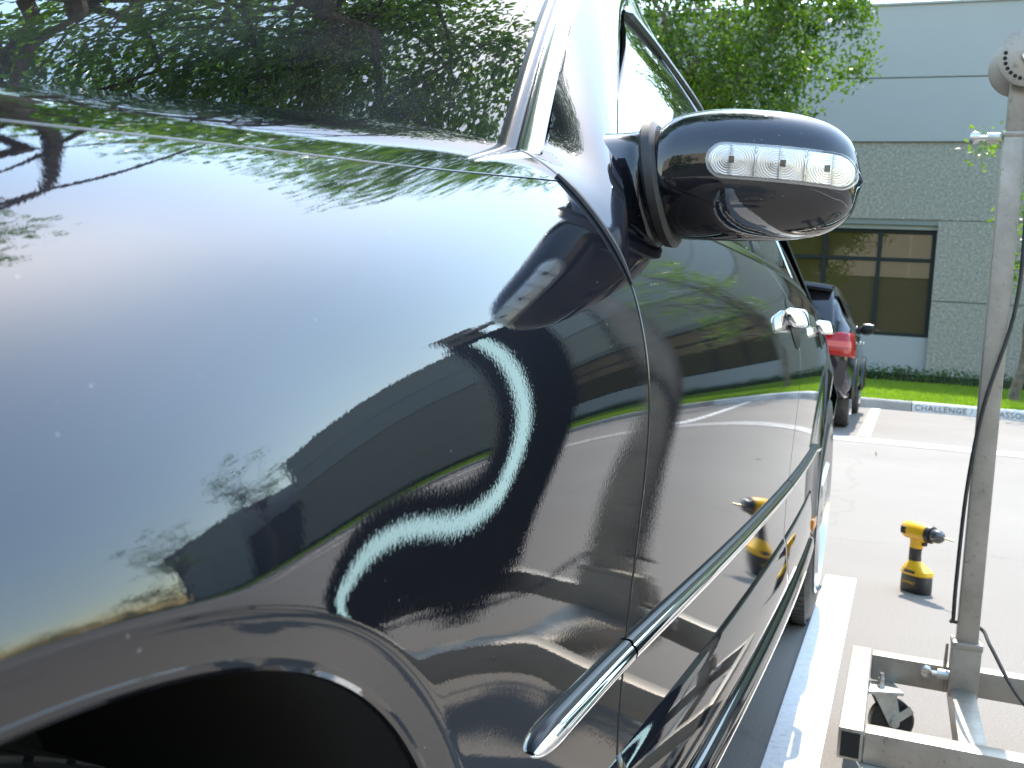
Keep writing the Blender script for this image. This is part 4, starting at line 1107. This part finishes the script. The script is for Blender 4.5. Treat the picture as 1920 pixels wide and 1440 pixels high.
# lamp head carried by the stand's arm  (placed by LAMP_*)
LAMP_TOP = np.array((.455, 2.42, 1.50)); LAMP_BOT = np.array((.49, 2.38, .10)); LAMP_N = np.array((-1.0, -1.1, 0.))
def lamp_head():
    ax = LAMP_BOT - LAMP_TOP; L = np.linalg.norm(ax); ax = ax / L
    n = LAMP_N - ax * (LAMP_N @ ax); n /= np.linalg.norm(n); w = np.cross(ax, n)
    Rm = np.stack([w, ax, n], 1); c = (LAMP_TOP + LAMP_BOT) / 2
    hd = empty('lamp_head', (0, 0, 0)); hd.parent = stand
    MB().box(c - n * .028 + w * LAMP_OFF, (LAMP_W, L + .05, .05), Rm, .008).build('lamp_housing', PANELK, stand)
    MB().box(c + n * .001, (LAMP_S, L - .02, .012), Rm, .003).build('diffuser', TUBE, stand)
    bpy.data.objects.remove(hd)
    t_ = LAMP_TOP - ax * .075 - n * .03
    MB().box(t_, (.11, .11, .01), Rm, .003).build('lamp_bracket', BRACKET, stand)
    for s_ in (-.025, .025): MB().cyl(t_ + w * s_, t_ + w * s_ + n * .025, .009, 12).build('bracket_knob', BLACKP, stand)
    p = np.array((HX + .01, PY - .02, HZ))
    MB().tube([p, t_ - n * .02 + np.array((0, 0, .02)), t_ - n * .01], .016, 10).build('boom_arm', ALU, stand)
LAMP_W, LAMP_S, LAMP_OFF = .22, .038, 0.045
lamp_head()

# ------------------------------------------------------------------ cordless drill
drill = empty('cordless_drill', (.125, 4.13, 0), 'yellow and black cordless drill standing upright on its battery on the asphalt', 'drill', rotz=math.atan2(-.70, .71))
def sel(cx, cz, rx, ry, n=28, p=2.6, cy=0):
    th = np.linspace(0, 2 * math.pi, n, endpoint=False); return [(cx + rx * a, cy + ry * b, cz) for a, b in zip(spow(np.cos(th), 2 / p), spow(np.sin(th), 2 / p))]
MB().loft([sel(0, .001, .058, .038), sel(0, .006, .061, .041), sel(0, .06, .060, .040), sel(0, .066, .057, .038)]).build('battery', BLACKP, drill, local=True)
MB().loft([sel(0, .0665, .060, .0405), sel(0, .072, .063, .043), sel(0, .085, .060, .041), sel(-.008, .097, .045, .034), sel(-.014, .108, .030, .023), sel(-.016, .118, .023, .019)]).build('foot', YELLOW, drill, local=True)
MB().loft([sel(-.016, .116, .0235, .0195), sel(-.018, .13, .0225, .0185), sel(-.018, .155, .0225, .0185), sel(-.016, .165, .024, .019)]).build('grip', BLACKP, drill, local=True)
MB().loft([sel(-.016, .164, .0235, .0188), sel(-.012, .182, .027, .0195), sel(-.008, .20, .034, .022), sel(-.006, .212, .04, .024)]).build('handle_top', YELLOW, drill, local=True)
HA = .228
MB().lathe((0, 0, HA), (1, 0, 0), [(-.078, 0), (-.078, .02), (-.074, .028), (-.06, .033), (-.02, .0345), (.02, .035), (.038, .033), (.040, 0)], 32).build('motor_housing', YELLOW, drill, local=True)
MB().lathe((0, 0, HA), (1, 0, 0), [(.039, .031), (.040, .0335), (.052, .0335), (.058, .030), (.060, .0)], 32).build('torque_collar', BLACKP, drill, local=True)
MB().lathe((0, 0, HA), (1, 0, 0), [(.059, .024), (.062, .026), (.085, .0255), (.096, .021), (.105, .012), (.106, 0)], 32).build('chuck', pbsdf('chuck_metal', (0.12, 0.12, 0.12), 0.25, .6), drill, local=True)
MB().lathe((0, 0, HA), (1, 0, 0), [(.105, .004), (.15, .004), (.156, .001)], 12).build('bit', pbsdf('bit_coat', (.7, .62, .4), .25, .8), drill, local=True)
MB().box((.022, 0, .192), (.018, .016, .026), bev=.004).build('trigger', BLACKP, drill, local=True)
for sy in (-1, 1):
    MB().box((-.055, sy * .0305, HA), (.026, .006, .026), bev=.002).build('vent', BLACKP, drill, local=True)
    MB().box((0, sy * .0415, .08), (.05, .003, .012), bev=.001).build('release_band', BLACKP, drill, local=True)
_m = Matrix.Translation((-.030, -.0409, .034)) @ Matrix.Rotation(R(90), 4, 'X')
text_mesh('battery_lettering', 'DEWALT', .014, YELLOW, drill, _m, .0006)

# fallen leaves on the asphalt
for k, (x, y) in enumerate(((-.12, 9.05), (.6, 7.4))):
    tag(mk('fallen_leaf', *leaves([(x, y, .012)], .001, 1, .07, 90 + k), pbsdf('dry_leaf_%d' % k, (.2, .14, .07), .8), None, False), ('small dry leaf lying on the asphalt near the drain gutter', 'small dry leaf lying on the asphalt between drill and gutter')[k], 'leaf', 'fallen leaves')
